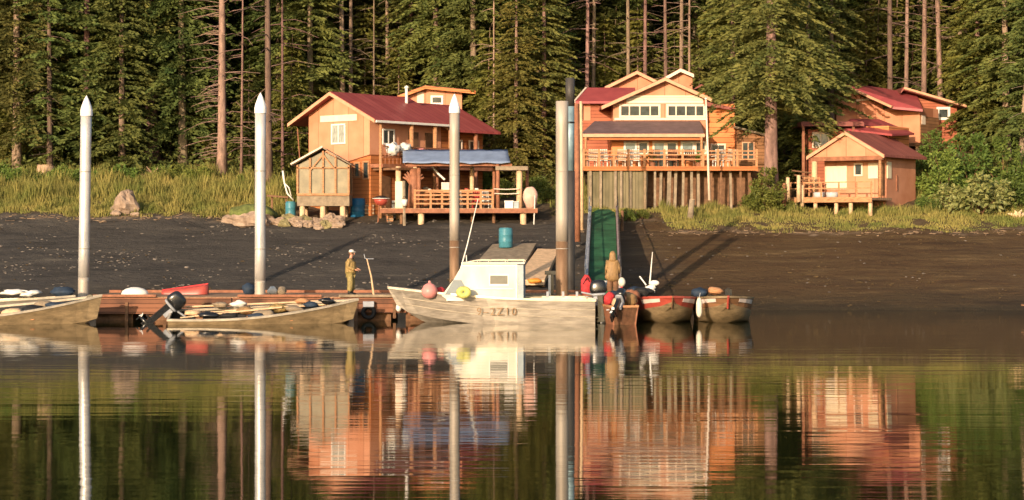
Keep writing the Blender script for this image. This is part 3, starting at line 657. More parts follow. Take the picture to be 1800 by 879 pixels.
    # things on the porch
    for i, px in enumerate((1459, 1480)):
        c = F.p(-1.35 + i * .8, -1.9, 5.47)
        o = MB().lathe(c, [(.30, 0), (.34, .12), (.35, .30), (.31, .34), (.29, .30)], 16, 1.0, .8).build('wash_tub', mat('grey_tub%d' % i, (.42, .44, .45), .1, 3, .4), None, c, smooth=True)
        tag(o, ['grey tub on the cabin porch, the left of two', 'grey tub on the cabin porch, the right of two'][i], 'tub', 'tubs on the porch')
cabins()

# ------------------------------------------------------------------ piles
def pile(px, pytop, Y, r_px, lab, m, z0=-2.5, cap=True, lean=0.0, low=None, capm=None, lowz=3.2):
    s = FPX / Y; rad = r_px / s; x = X_(px, Y); zt = Z_(pytop, Y)
    r = T('mooring_pile', lab, 'pile', (x, Y, 0), 'mooring piles')
    ch = .85 if cap else 0
    zb = lowz if low else z0
    MB().tube([(x + lean * (z / 9), Y, z) for z in [zb + (zt - ch - zb) * k / 6 for k in range(7)]], rad, 24).build('shaft', m, r, smooth=True)
    if low: MB().tube([(x + lean * (z / 9), Y, z) for z in (z0, 0, 1.5, zb)], rad, 24).build('lower_shaft', low, r, smooth=True)
    for zz_ in (2.9, 6.1): MB().tube([(x + lean * zz_ / 9, Y, zz_ - .02), (x + lean * zz_ / 9, Y, zz_ + .02)], rad + .006, 24).build('weld_seam', M['steel_dirty'], r, smooth=True)
    if cap: MB().lathe((x + lean * zt / 9, Y, zt - ch), [(rad * 1.12, 0), (rad * 1.12, .22), (rad * .95, .38), (rad * .45, .68), (rad * .1, .83), (.01, .85)], 24).build('cap', M['cone'], r, smooth=False)
    return r
pile(146, 168, 79.6, 9.5, 'tall pale steel pile with a white cone cap, leftmost of the row', M['steel'], lean=.14, low=M['steel_dirty'], lowz=1.7)
pile(457, 163, 78.6, 9.5, 'tall pale steel pile with a white cone cap, rising behind the long open skiff', M['steel'], lean=.02, low=M['steel_dirty'], lowz=1.6)
pile(799, 165, 84.5, 8.8, 'brown stained steel pile with a white cone cap, behind the white cabin boat', M['steel_dirty'], low=M['rust'])
pile(988, 178, 79.2, 11, 'thick whitish steel pile with a ragged uncapped top', M['steel_dirty'], cap=False, low=M['rust'])
r = T('mooring_pile', 'dark steel pile with a pale blue sleeve, close behind the ragged white pile', 'pile', (X_(1002, 83), 83, 0), 'mooring piles')
x = X_(1002, 83); rad = 8 / (FPX / 83)
MB().tube([(x, 83, Z_(186, 83)), (x, 83, Z_(137, 83))], rad, 20).build('upper_shaft', M['darksteel'], r, smooth=True)
MB().tube([(x, 83, Z_(300, 83)), (x, 83, Z_(187, 83))], rad * .93, 20).build('sleeve', M['bluesteel'], r, smooth=True)
MB().tube([(x, 83, -2), (x, 83, Z_(301, 83))], rad * 1.05, 20).build('lower_shaft', M['darksteel'], r, smooth=True)
MB().tube([(x, 83, Z_(217, 83)), (x, 83, Z_(214, 83))], rad * 1.02, 20).build('band', M['black'], r, smooth=True)
for px, py0, py1, wd, mt, lab, Yp in ((1015, 425, 182, .16, 'wood_red', 'tall brown wooden post beside the dark pile, ahead of the lodge', 100), (1023, 405, 178, .09, 'wood_pale', 'tall thin cream wooden post at the left corner of the lodge deck', 103)):
    tag(MB().tube([P(px, py0, Yp), P(px - .5, (py0 + py1) / 2, Yp), P(px - 2, py1, Yp)], [wd, wd * .95, wd * .85], 8).build('timber_pole', M[mt], None, P(px, py0, Yp), smooth=True), lab, 'pole')
r = T('flagpole', 'thin white flagpole standing in the grass before the lodge deck', 'flagpole', P(1247, 352, 107.5))
MB().tube([P(1247, 352, 107.5), P(1244, 260, 107.5), P(1241, 176, 107.5)], [.075, .065, .045], 8).build('shaft', M['trim'], r, smooth=True)
MB().lathe(P(1241, 176, 107.5), [(.02, 0), (.08, .05), (.08, .1), (.01, .15)], 8).build('finial', M['white'], r)

# ------------------------------------------------------------------ dock
def dock():
    r = T('floating_dock', 'long reddish timber floating dock with dark gaps along its waterline', 'dock', (-5, 79.5, 0))
    x0, x1 = X_(150, 77.6), X_(1128, 77.6)
    MB().box(x0, x1, 77.6, 82.6, .86, .96).build('deck_boards', M['dockdeck'], r)
    x = x0; k = 0
    while x < x1 - .5:
        e = min(x1, x + (3.4, 2.6, 4.1, 3.0)[k % 4]); dz = rnd.uniform(-.05, .04)
        MB().box(x, e - .06, 77.46 + dz * .4, 77.59, .30 + dz, .93).build('fascia', M['dockwood'], r)
        if k % 3 != 1: MB().box(x + .2, e - .5, 77.44, 77.6, .965, 1.06).build('bull_rail', M['wood_grey' if k % 2 else 'wood_red'], r)
        x = e; k += 1
    MB().box(x0 - .05, x1 + .05, 82.45, 82.6, .965, 1.08).build('bull_rail', M['wood_red'], r)
    x = x0 + .4
    while x < x1 - 1:
        MB().box(x, x + 1.5, 77.75, 82.4, -.3, .40).build('float', M['wood_dark'], r); x += 2.1
    x = x0 + .1; k = 0
    while x < x1:
        MB().box(x, x + .12, 77.40, 77.46, -.1 if k % 2 else .1, .75).build('fender_board', M['wood_dark'], r); x += 1.55; k += 1
    MB().box(x0 + .1, x0 + .3, 77.7, 82.4, .3, .85).build('end_beam', M['wood_dark'], r)
dock()
def dk(px, Y=79.0): return Vector((X_(px, Y), Y, .96))
c = P(648, 548, 77.3); r = T('tyre_fender', 'black tyre fender hung on the dock face right of the long skiff', 'fender', c)
m = MB(); 
for sx_ in (0,): 
    n = 20; k2 = 8
    for i in range(n):
        a = 2 * pi * i / n
        for j in range(k2):
            q = 2 * pi * j / k2; rr = .22 + .09 * cos(q); m.v.append(c + Vector((rr * cos(a), .09 * sin(q), rr * sin(a) - .02)))
    for i in range(n):
        for j in range(k2): m.f.append((i * k2 + j, i * k2 + (j + 1) % k2, ((i + 1) % n) * k2 + (j + 1) % k2, ((i + 1) % n) * k2 + j))
m.build('tyre', M['rubber'], r, smooth=True)
MB().box(c.x - .22, c.x + .22, 77.2, 77.38, c.z + .2, c.z + .42).build('bracket', M['railgrey'], r)
c = dk(237, 78.6); r = T('covered_tub', 'low white domed cover on the dock near its left end', 'tub', c)
MB().lathe(c, [(.50, 0), (.54, .08), (.50, .2), (.36, .3), (.15, .36), (.02, .37)], 18, 1.05, .7).build('cover', M['white'], r, smooth=True)
MB().lathe(c - Vector((0, 0, 0)), [(.56, 0), (.56, .05)], 18, 1.05, .7).build('rim', M['black'], r)

# ------------------------------------------------------------------ boats
def hull(L, B, H, mats, par, blunt=2.3, chine=.55, bow=.45, sheer=.35, freedeck=0, flare=.8, draft=.18, strake=None, stern=.82, t=.05, loc=(0, 0, 0)):
    """bow along +X, stern at 0.. built in the thing's own space"""
    n = 18; st = []
    for i in range(n + 1):
        s = i / n
        fill = stern + (1 - stern) * min(1, s / .35) if s < .35 else (1 - ((s - .35) / .65) ** blunt)
        bg = max(.012, B / 2 * fill)
        bc = max(.008, B / 2 * fill * flare * (1 - chine * max(0, (s - .5) / .5)))
        zg = H * (1 + sheer * s ** 2.2); 
        zk = -draft + (H * .95) * max(0, (s - .72) / .28) ** 2.4
        zc = max(zk + .02, -draft * .3 + H * .62 * max(0, (s - .45) / .55) ** 2)
        x = L * s * (1 - 0) 
        rake = bow * max(0, (s - .6) / .4) ** 1.5
        st.append((x, bg, bc, zg, zc, zk, rake))
    def shell(f0, f1, inner):
        m = MB(); 
        for (x, bg, bc, zg, zc, zk, rk) in st:
            o = t if inner else 0
            row = []
            for sd in (-1, 1):
                g_ = Vector((x + rk, sd * max(.004, bg - o), zg)); c_ = Vector((x + rk * .35, sd * max(.004, bc - o), zc + o)); 
                row.append((g_, c_))
            kq = Vector((x + rk * .1, 0, zk + o))
            pts = [row[0][1].lerp(row[0][0], f1), row[0][1].lerp(row[0][0], f0)] + ([kq] if f0 == 0 else []) + [row[1][1].lerp(row[1][0], f0), row[1][1].lerp(row[1][0], f1)]
            m.v += pts
        return m, (5 if f0 == 0 else 4)
    def skin(m, w_, gaps=()):
        for i in range(n):
            for j in range(w_ - 1):
                if j in gaps: continue
                a = i * w_ + j; m.f.append((a, a + 1, a + w_ + 1, a + w_))
        return m
    split = strake if strake else 1
    m, w_ = shell(0, split, False); skin(m, w_); m.f.append(tuple(range(w_)))
    h = m.build('hull', mats[0], par, local=True, smooth=blunt > 5)
    if strake:
        m, w_ = shell(split, 1, False); skin(m, w_, (1,)); h2 = m.build('strake', mats[3], par, local=True)
        m.v, m.f
    m, w_ = shell(0, 1, True); skin(m, w_); m.f.append(tuple(range(w_))); m.build('interior', mats[1], par, local=True)
    m = MB()
    for sd in (-1, 1):
        o = len(m.v)
        for (x, bg, bc, zg, zc, zk, rk) in st:
            bi = max(.002, bg - .07)
            m.v += [Vector((x + rk, sd * (bg + .025), zg + .03)), Vector((x + rk, sd * bi, zg + .03)), Vector((x + rk, sd * bi, zg - .05)), Vector((x + rk, sd * (bg + .025), zg - .05))]
        for i in range(n):
            for j in range(4): a = o + i * 4 + j; bq = o + i * 4 + (j + 1) % 4; m.f.append((a, bq, bq + 4, a + 4))
        m.f.append((o, o + 1, o + 2, o + 3)); e = o + n * 4; m.f.append((e, e + 1, e + 2, e + 3))
    x, bg, bc, zg, zc, zk, rk = st[0]
    m.box(-.04, .05, -bg, bg, zg - .05, zg + .031)
    m.build('gunwale', mats[2], par, local=True)
    return st
def outboard(par, x, y, z, tilt, col='black', s=1.0, cap=None, yaw=0):
    """x,y,z = top of the transom; the boat's bow is +X, so the motor hangs towards -X"""
    mo = bpy.data.objects.new('outboard_motor', None); COL.objects.link(mo); mo.parent = par; ORG[mo.name] = Vector()
    mo.location = (x, y, z); mo.rotation_euler = (0, R(tilt), R(yaw)); mo.scale = (s, s, s)
    sbox(MB(), (-.10, 0, .36), .27, .165, .22, .6, taper=.12).build('cowl', M[col], mo, local=True, smooth=True)
    sbox(MB(), (-.10, 0, .12), .24, .15, .05, .6).build('lower_cowl', M['railgrey'], mo, local=True, smooth=True)
    m = MB(); m.box(-.22, -.04, -.07, .07, -.75, .14); m.box(-.26, -.0, -.025, .025, -.95, -.7)
    m.box(-.34, .04, -.09, .09, -.62, -.59).build('leg', M[col], mo, local=True)
    m = MB(); m.tube([(-.40, 0, -.78), (-.1, 0, -.78), (.06, 0, -.78)], [.05, .06, .01], 10)
    m.build('gearcase', M[col], mo, local=True, smooth=True)
    m = MB(); 
    for k in range(3):
        a = 2 * pi * k / 3; d = Vector((0, cos(a), sin(a))); e = Vector((0, -sin(a), cos(a)))
        c0 = Vector((-.43, 0, -.78))
        m.add([c0 + d * .03, c0 + d * .10 + e * .08 + Vector((.03, 0, 0)), c0 + d * .17 + e * .02, c0 + d * .13 - e * .06 - Vector((.03, 0, 0)), c0 + Vector((.02, 0, 0)) + d * .05], [(0, 1, 2, 3), (4, 3, 2, 1)])
    m.build('propeller', M['white'], mo, local=True)
    m = MB(); m.box(-.05, .07, -.12, .12, -.22, .06); m.tube([(0, 0, .1), (.45, 0, .22)], .03, 6)
    m.build('bracket', M['railgrey'] if col == 'black' else M['black'], mo, local=True)
    return mo
def skiff(label, loc, rz, L=7.4, B=1.75, H=.62, trim=0.0, roll=0, name='open_skiff', mats=None, clutter=True, seed=1, **kw):
    r = T(name, label, 'boat', (0, 0, 0), kw.pop('group', None)); 
    mats = mats or [M['tan_hull'], M['wood_grey'], M['alu_bright']]
    st = hull(L, B, H, mats, r, **kw)
    rr = random.Random(seed)
    for s_ in (.2, .45, .68):
        i = int(s_ * 18); MB().box(st[i][0] - .14, st[i][0] + .14, -st[i][1] * .84, st[i][1] * .84, H * .80, H * .87).build('thwart', M['wood'], r, local=True)
    r.location = loc; r.rotation_euler = (R(roll), R(-trim), R(rz)); r['_roll'] = roll
    return r, st
# long open skiff, bow right
SKY, SKX = 75.1, X_(298, 75)
s1, st1 = skiff('long open tan skiff heaped with oars and gear, pale gunwale, bow against the red dock', (SKX, SKY, -.10), 4, roll=12, L=7.05, B=1.9, H=.46, sheer=1.35, bow=.35, mats=[M['tan_hull'], M['rubber'], M['alu_bright']])
outboard(s1, -.02, .35, .55, 50, 'black', 1.35)
s2, st2 = skiff('open tan skiff cut by the left edge of the photo, navy gear in its bow', (X_(172, 75.3) - 7.15, 74.9, -.08), 4, roll=10, L=7.0, B=1.9, H=.46, sheer=1.65, bow=.35, mats=[M['tan_hull'], M['rubber'], M['alu_bright']])
s3, st3 = skiff('dull aluminium skiff behind the leftmost skiff, white gear aboard', (X_(140, 78.4) - 7.2, 78.0, .12), 1, L=6.8, B=1.7, H=.62, sheer=.4, bow=.3, mats=[M['alu'], M['wood_grey'], M['alu_bright']])
# clutter in the skiffs: each its own thing
def world_in(obj, st, s, y, z):
    i = min(17, int(s * 18)); f = s * 18 - i; x = st[i][0] * (1 - f) + st[i + 1][0] * f
    loc = obj.location; a = obj.rotation_euler.z
    return Vector((loc.x + x * cos(a) - y * sin(a), loc.y + x * sin(a) + y * cos(a), loc.z + z + y * sin(obj.rotation_euler.x)))
for i, (s0, y0, s1_, y1_, z_, lab) in enumerate(((.08, .55, .93, .40, .74, 'longest oar lying along the far side of the long skiff'), (.30, .2, .88, .1, .66, 'oar lying down the middle of the long skiff'), (.14, -.35, .62, -.1, .60, 'shorter oar slanting across the stern half of the long skiff'))):
    p, q = world_in(s1, st1, s0, y0, z_ - .12), world_in(s1, st1, s1_, y1_, z_ + .16)
    r = T('oar', lab, 'oar', p, 'oars in the long skiff')
    MB().tube([p, q], .04, 6).build('shaft', M['wood_pale'], r)
    d = (p - q).normalized(); MB().bar(p + d * .0, p + d * .55, .16, .04).build('blade', M['wood_pale'], r)
def soft(name, c, rx, ry, rz, m, lab, cat, seed, group=None, amp=.35):
    return tag(MB().blob(c, rx, ry, rz, seed, amp, 9, 13).build(name, m, None, c - Vector((0, 0, rz)), smooth=True), lab, cat, group)
gear = [(.22, -.3, .5, .42, .2, .13, 'black', 'black bag slumped near the stern of the long skiff'), (.33, -.45, .52, .36, .2, .12, 'rubber', 'flat black sack by the near gunwale of the long skiff'),
        (.42, .1, .58, .35, .3, .15, 'browncoat', 'brown canvas bundle at the middle of the long skiff'), (.52, -.3, .56, .45, .22, .15, 'wood_grey', 'grey-tan net heap in the middle of the long skiff'),
        (.60, .25, .64, .40, .3, .17, 'oilskin', 'mustard oilskin bundle forward in the long skiff'), (.69, -.1, .68, .36, .25, .14, 'wood_grey', 'pale rope heap forward in the long skiff'),
        (.78, .1, .80, .30, .22, .12, 'navy', 'navy bag just behind the bow of the long skiff'), (.12, .25, .46, .32, .2, .12, 'wood_pale', 'pale sack at the stern of the long skiff by the motor')]
for i, (s_, y_, z_, rx, ry, rz, mt, lab) in enumerate(gear):
    soft('gear_bag', world_in(s1, st1, s_, y_, z_), rx, ry, rz, M[mt], lab, 'bag', i + 3, 'gear in the long skiff')
for i, (s_, y_, z_, rx, ry, rz, mt, lab) in enumerate(((.27, .45, .72, .3, .2, .12, 'wood_grey', 'pale net heap by the far gunwale near the stern of the long skiff'), (.37, .5, .74, .3, .2, .13, 'white', 'white bag by the far gunwale of the long skiff'), (.48, -.5, .52, .35, .15, .10, 'navy', 'navy sack tucked under the near gunwale of the long skiff'), (.73, .45, .86, .3, .2, .12, 'wood', 'tan crate lid forward at the far gunwale of the long skiff'), (.87, 0, .98, .3, .15, .12, 'black', 'black bag in the very bow of the long skiff'))):
    soft('gear_bag', world_in(s1, st1, s_, y_, z_), rx, ry, rz, M[mt], lab, 'bag', i + 140, 'gear in the long skiff', .5)
for i, (s_, y_, z_, rx, mt, lab) in enumerate(((.80, .1, .74, .55, 'navy', 'navy canvas bundle in the bow of the leftmost skiff'), (.66, 0, .62, .5, 'rubber', 'black sack amidships in the leftmost skiff'), (.56, -.3, .58, .5, 'wood_pale', 'pale sack in the leftmost skiff'), (.72, .4, .72, .4, 'wood_grey', 'grey sack against the far side of the leftmost skiff'))):
    soft('gear_bag', world_in(s2, st2, s_, y_, z_), rx, .28, .17, M[mt], lab, 'bag', i + 20, 'gear in the leftmost skiff')
for i, (px, lab) in enumerate(((22, 'white folded sheet on the aluminium skiff, the left of two'), (52, 'white folded sheet on the aluminium skiff, the right of two'))):
    soft('folded_sheet', P(px, 514 + 2 * i, 78), .5 - .12 * i, .3, .10 + .05 * i, M['white'], lab, 'sheet', i * 7 + 31, 'folded sheets', .7)
soft('gear_bag', P(112, 513, 78.2), .5, .3, .2, M['navy'], 'dark blue bag at the bow of the aluminium skiff beside the first pile', 'bag', 41)
# anchor reel at the left skiff's bow
c = world_in(s2, st2, .98, 0, .98); tag(MB().tube([c + Vector((-.0, -.12, .1)), c + Vector((0, .12, .1))], .14, 12).build('bow_roller', M['black'], None, c), 'black roller at the bow of the leftmost skiff', 'roller')

# the white cabin boat, bow left
def cabin_boat():
    r = T('cabin_boat', 'aluminium workboat with a cream white cabin and brown number on its side', 'boat', (0, 0, 0))
    st = hull(7.75, 2.35, .93, [M['alu'], M['wood_grey'], M['alu_bright']], r, sheer=.50, bow=.55, flare=.86, draft=.2, stern=.95)
    L = 7.75
    # local x of a photo column: bow +X points left in the picture
    X0 = X_(1048, 75.2)
    lx = lambda px: X0 - X_(px, 74.9)
    zz = lambda py: Z_(py, 74.75)
    # hull seams
    for f in (.35, .62):
        m = MB()
        for sd in (-1,):
            pts = []
            for (x, bg, bc, zg, zc, zk, rk) in st[:-1]:
                g_ = Vector((x + rk, sd * bg, zg)); c_ = Vector((x + rk * .35, sd * bc, zc)); pts.append(c_.lerp(g_, f) + Vector((0, sd * .012, 0)))
            for q in (1,):
                m.tube(pts, .018, 5); m.tube([Vector((p.x, -p.y, p.z)) for p in pts], .018, 5)
        m.build('seam', M['alu_bright'], r, local=True)
    # foredeck
    m = MB(); sel = [q for q in st if q[0] > L * .60]
    for (x, bg, bc, zg, zc, zk, rk) in sel: m.v += [Vector((x + rk, -bg + .08, zg - .02)), Vector((x + rk, 0, zg + .05)), Vector((x + rk, bg - .08, zg - .02))]
    for i in range(len(sel) - 1):
        for j in range(2): a = i * 3 + j; m.f.append((a, a + 1, a + 4, a + 3))
    m.build('foredeck', M['alu'], r, local=True)
    # cabin
    prof = [(777, 521), (799, 491), (814, 465), (911, 465), (911, 530), (790, 530)]
    poly = [(lx(a), zz(b_)) for a, b_ in prof]
    hw = .88
    m = MB(); n = len(poly)
    for y_, k in ((-hw, 1), (hw, 1)):
        for i, (a, z) in enumerate(poly):
            inn = .10 * (z - zz(530)) / (zz(465) - zz(530))
            m.v.append(Vector((a, y_ + (inn if y_ < 0 else -inn), z)))
    for k in range(n): m.f.append((k, (k + 1) % n, n + (k + 1) % n, n + k))
    m.f.append(tuple(range(n))); m.f.append(tuple(n + k for k in reversed(range(n))))
    cb = m.build('cabin', M['cabin'], r, local=True)
    def plate(name, pts, mt, off, par=None, side=-1):
        m = MB()
        zmax, zmin = zz(465), zz(491)
        def yy(z): return side * (hw - .10 * max(0, min(1, (z - zz(530)) / (zmax - zz(530)))) + off)
        v0 = [Vector((lx(a), yy(zz(b_)) - side * .035, zz(b_))) for a, b_ in pts]; v1 = [Vector((lx(a), yy(zz(b_)), zz(b_))) for a, b_ in pts]
        n = len(pts); m.v = v0 + v1; m.f = [tuple(range(n)), tuple(n + k for k in range(n))] + [(k, (k + 1) % n, n + (k + 1) % n, n + k) for k in range(n)]
        return m.build(name, mt, par or r, local=True)
    gl = mat('grey_cabin_glass', (.14, .17, .18), .2, 2, .35, 0, spec=.3); gl2 = mat('tan_grey_glass', (.13, .13, .10), .2, 2, .35, 0, spec=.3)
    for sd in (-1, 1):
        w1 = plate('side_window', [(783, 519), (798, 493), (812, 493), (829, 521)], gl, .012, None, sd)
        plate('window_trim', [(861, 482), (896, 482), (896, 503), (861, 503)], M['white'], .012, None, sd)
        plate('side_window', [(863, 485), (894, 485), (894, 500), (863, 500)], gl2, .022, None, sd)
    # windscreen on the sloped front
    a0 = Vector((lx(781), 0, zz(516))); a1 = Vector((lx(798), 0, zz(493)))
    off = Vector((.03, 0, .03)); m = MB().add([a0 + off + Vector((0, -.7, 0)), a0 + off + Vector((0, .7, 0)), a1 + off + Vector((0, .68, 0)), a1 + off + Vector((0, -.68, 0))], [(0, 1, 2, 3)])
    m.build('windscreen', gl, r, local=True)
    MB().box(lx(922), lx(911) - .01, -hw + .02, hw - .02, zz(530), zz(466)).build('cabin_back', M['cabin_back'], r, local=True)
    MB().box(lx(924), lx(812), -hw + .02, hw - .02, zz(464.5), zz(461.5)).build('cabin_roof', M['cabin'], r, local=True)
    m = MB(); zr = zz(458)
    for y_ in (-.7, .7): m.tube([(lx(924), y_, zr), (lx(840), y_, zr), (lx(815), y_, zz(463))], .025, 6)
    for px in (922, 890, 860, 840): m.tube([(lx(px), -.7, zz(463)), (lx(px), -.7, zr)], .02, 5).tube([(lx(px), .7, zz(463)), (lx(px), .7, zr)], .02, 5).tube([(lx(px), -.7, zr), (lx(px), .7, zr)], .02, 5)
    m.build('roof_rack', M['alu_bright'], r, local=True)
    MB().tube([(lx(801), -.6, zz(492)), (lx(818), -.6, zz(430)), (lx(837), -.6, zz(349))], [.03, .025, .015], 6).build('antenna', M['white'], r, local=True)
    MB().tube([(lx(817), -.5, zz(463)), (lx(816), -.5, zz(450))], .02, 5).build('aerial_stub', M['white'], r, local=True)
    for sd in (-1, 1):
        plate('drip_rail', [(813, 466), (911, 466), (911, 469), (812, 469)], M['alu_bright'], .03, None, sd)
        plate('grab_rail', [(835, 508), (905, 508), (905, 509.5), (835, 509.5)], M['alu_bright'], .05, None, sd)
        plate('base_trim', [(786, 524), (911, 526), (911, 530), (786, 530)], M['alu'], .02, None, sd)
        plate('corner_post', [(908.5, 468), (911, 468), (911, 526), (908.5, 526)], M['alu_bright'], .02, None, sd)
    # cockpit rails and engine cover
    for y_ in (-1.02, .95): MB().box(.35, lx(935), y_, y_ + .07, .93, 1.02).build('side_rail', M['alu_bright'], r, local=True)
    for px in (962, 990, 1015): MB().box(lx(px) - .05, lx(px) + .05, -1.0, -.92, .9, 1.2).build('cleat_post', M['railgrey'], r, local=True)
    outboard(r, -.02, .35, .98, 4, 'black', 1.25); outboard(r, -.02, -.45, .9, 12, 'black', .95)
    # hull number
    cu = bpy.data.curves.new('registration_number', 'FONT'); cu.body = '9\u20132Z10'; cu.size = .42; cu.extrude = .006; cu.space_character = 1.25; cu.offset = .002
    tmp = bpy.data.objects.new('number_tmp', cu); COL.objects.link(tmp); dg = bpy.context.evaluated_depsgraph_get(); dg.update()
    nme = bpy.data.meshes.new_from_object(tmp.evaluated_get(dg)); bpy.data.objects.remove(tmp); nme.materials.clear()
    nme.materials.append(mat('brown_number_paint', (.14, .075, .03), .6, 14, .6, col2=(.36, .25, .14)))
    to = bpy.data.objects.new('registration_number', nme); COL.objects.link(to); to.parent = r; ORG[to.name] = Vector()
    # the boat is turned end for end, so its near side is local +Y
    to.location = (lx(840), 1.175, .34); to.rotation_euler = (R(90), 0, R(180))
    r.location = (X0, 75.95, 0); r.rotation_euler = (0, 0, R(180 - 3))
    return r
cb = cabin_boat()
# floats lying on it
c = P(755, 512, 75.6); r = T('buoy', 'round pink buoy on the foredeck of the cabin boat', 'buoy', c - Vector((0, 0, .3)))
MB().lathe(c - Vector((0, 0, .3)), [(.05, 0), (.22, .06), (.32, .22), (.32, .36), (.22, .54), (.08, .62)], 18).build('ball', M['pink'], r, smooth=True)
MB().lathe(c + Vector((0, 0, .3)), [(.05, 0), (.05, .1), (.02, .12)], 8).build('eye', M['pink'], r)
soft('buoy', P(774, 514, 76.2), .24, .2, .2, M['redcloth'], 'small deep red bundle behind the pink buoy', 'bundle', 51)
c = P(815, 514, 74.7); m = MB(); n, k2 = 22, 10
for i in range(n):
    a = 2 * pi * i / n
    for j in range(k2):
        q = 2 * pi * j / k2; rr = .14 + .12 * cos(q); m.v.append(c + Vector((rr * cos(a) * 1.15, .09 * sin(q), rr * sin(a) * .95)))
for i in range(n):
    for j in range(k2): m.f.append((i * k2 + j, i * k2 + (j + 1) % k2, ((i + 1) % n) * k2 + (j + 1) % k2, ((i + 1) % n) * k2 + j))
tag(m.build('rope_coil', M['yellow'], None, c, smooth=True), 'yellow coiled rope hanging against the cabin boat side window', 'rope')

# two bow-on skiffs at the right
def bow_on(px, mats, lab, band, seed):
    x = X_(px, 75); L = 5.2
    r = T('moored_skiff', lab, 'boat', (0, 0, 0), 'skiffs moored bow on')
    st = hull(L, 2.42, .86, mats, r, sheer=.26, bow=.55, flare=.90, draft=.15, strake=.46, stern=.9, blunt=5.5, chine=.25)
    # white stripes on the strake, each side of the stem
    for sd in (-1, 1):
        m = MB(); rows = []
        for i in range(14, 18):
            (xx, bg, bc, zg, zc, zk, rk) = st[i]
            g_ = Vector((xx + rk, sd * bg, zg)); c_ = Vector((xx + rk * .35, sd * bc, zc)); o = Vector((.02, sd * .02, 0))
            m.v += [c_.lerp(g_, .70) + o, c_.lerp(g_, .90) + o]
        for i in range(3): m.f.append((2 * i, 2 * i + 1, 2 * i + 3, 2 * i + 2))
        q = m.build('stripe', M['white_stripe'], r, local=True); md = q.modifiers.new('t', 'SOLIDIFY'); md.thickness = .01
    MB().tube([(L + .22, 0, .62), (L + .40, 0, .86), (L + .57, 0, 1.10)], .05 if band != M['wood_dark'] else .03, 6).build('stem', band, r, local=True)
    for s_ in (.3, .6): MB().box(L * s_ - .15, L * s_ + .15, -.95, .95, .62, .68).build('thwart', M['wood'], r, local=True)
    m = MB(); m.add([Vector((st[12][0], -st[12][1] + .1, st[12][3] - .03)), Vector((st[12][0], st[12][1] - .1, st[12][3] - .03)), Vector((st[17][0] + .2, .1, st[17][3] - .03)), Vector((st[17][0] + .2, -.1, st[17][3] - .03))], [(0, 1, 2, 3)])
    m.build('foredeck', mats[0], r, local=True)
    r.location = (x, 75.1 + L, 0)
    return r
b1 = bow_on(1172, [M['tan_hull'], M['wood_dark'], M['red_paint'], M['red_paint']], 'red banded skiff seen bow on, white stripes, left of the two', M['wood_dark'], 3); b1.rotation_euler = (0, 0, R(-90 + 2))
b2 = bow_on(1287, [M['tan_hull'], M['wood_dark'], M['tan_hull'], M['brown']], 'tan skiff seen bow on with a red stem and white stripes, right of the two', M['red_paint'], 4); b2.rotation_euler = (0, 0, R(-90 - 2))
c = P(1229, 541, 74.8); r = T('fender', 'long white fender hanging between the two bow on skiffs', 'fender', c - Vector((0, 0, .38)))
MB().lathe(c - Vector((0, 0, .38)), [(.03, 0), (.09, .07), (.12, .2), (.12, .58), (.08, .72), (.03, .78)], 14).build('body', M['cabin'], r, smooth=True)
MB().tube([c + Vector((0, 0, .38)), c + Vector((.1, .6, .55))], .015, 5).build('line', M['white'], r)
soft('tarp_bundle', P(1230, 515, 77.5), .36, .35, .20, M['navy'], 'dark rounded bundle in the stern of the right bow on skiff', 'bundle', 61)
soft('tarp_bundle', P(1258, 511, 77.5), .32, .3, .15, M['wood'], 'tan bundle lying in the right bow on skiff', 'bundle', 62)
c = P(1280, 514, 77.5); r = T('fuel_can', 'small black fuel can in the right bow on skiff', 'can', c - Vector((0, 0, .12)))
MB().box(c.x - .14, c.x + .14, c.y - .1, c.y + .1, c.z - .1, c.z + .12).build('body', M['black'], r); MB().tube([c + Vector((-.08, 0, .12)), c + Vector((0, 0, .18)), c + Vector((.08, 0, .12))], .02, 6).build('handle', M['black'], r)
# brown skiff stern on, with black motor, left of the red one
s4, st4 = skiff('brown wooden skiff seen stern on, between the cabin boat and the red banded skiff', (X_(1098, 74.2), 74.3, 0), 96, L=4.4, B=1.35, H=.72, sheer=.3, mats=[M['wood_red'], M['wood_dark'], M['wood']])
outboard(s4, -.02, .2, .80, 50, 'black', 1.1, yaw=-30)
soft('gear_bag', P(1104, 525, 75.2), .36, .3, .28, M['browncoat'], 'brown plaid bundle in the stern of the brown skiff', 'bag', 70)
soft('gear_bag', P(1080, 519, 75.6), .26, .25, .16, M['navy'], 'black bag heaped behind the cabin boat stern', 'bag', 71)
soft('gear_bag', P(1136, 512, 76.5), .36, .3, .12, M['rubber'], 'black bundle below the white motor parts on the red skiff', 'bag', 73)
soft('net_heap', P(1120, 512, 77.2), .45, .4, .2, M['navy'], 'dark net heap on the dock end behind the brown skiff', 'net', 74)
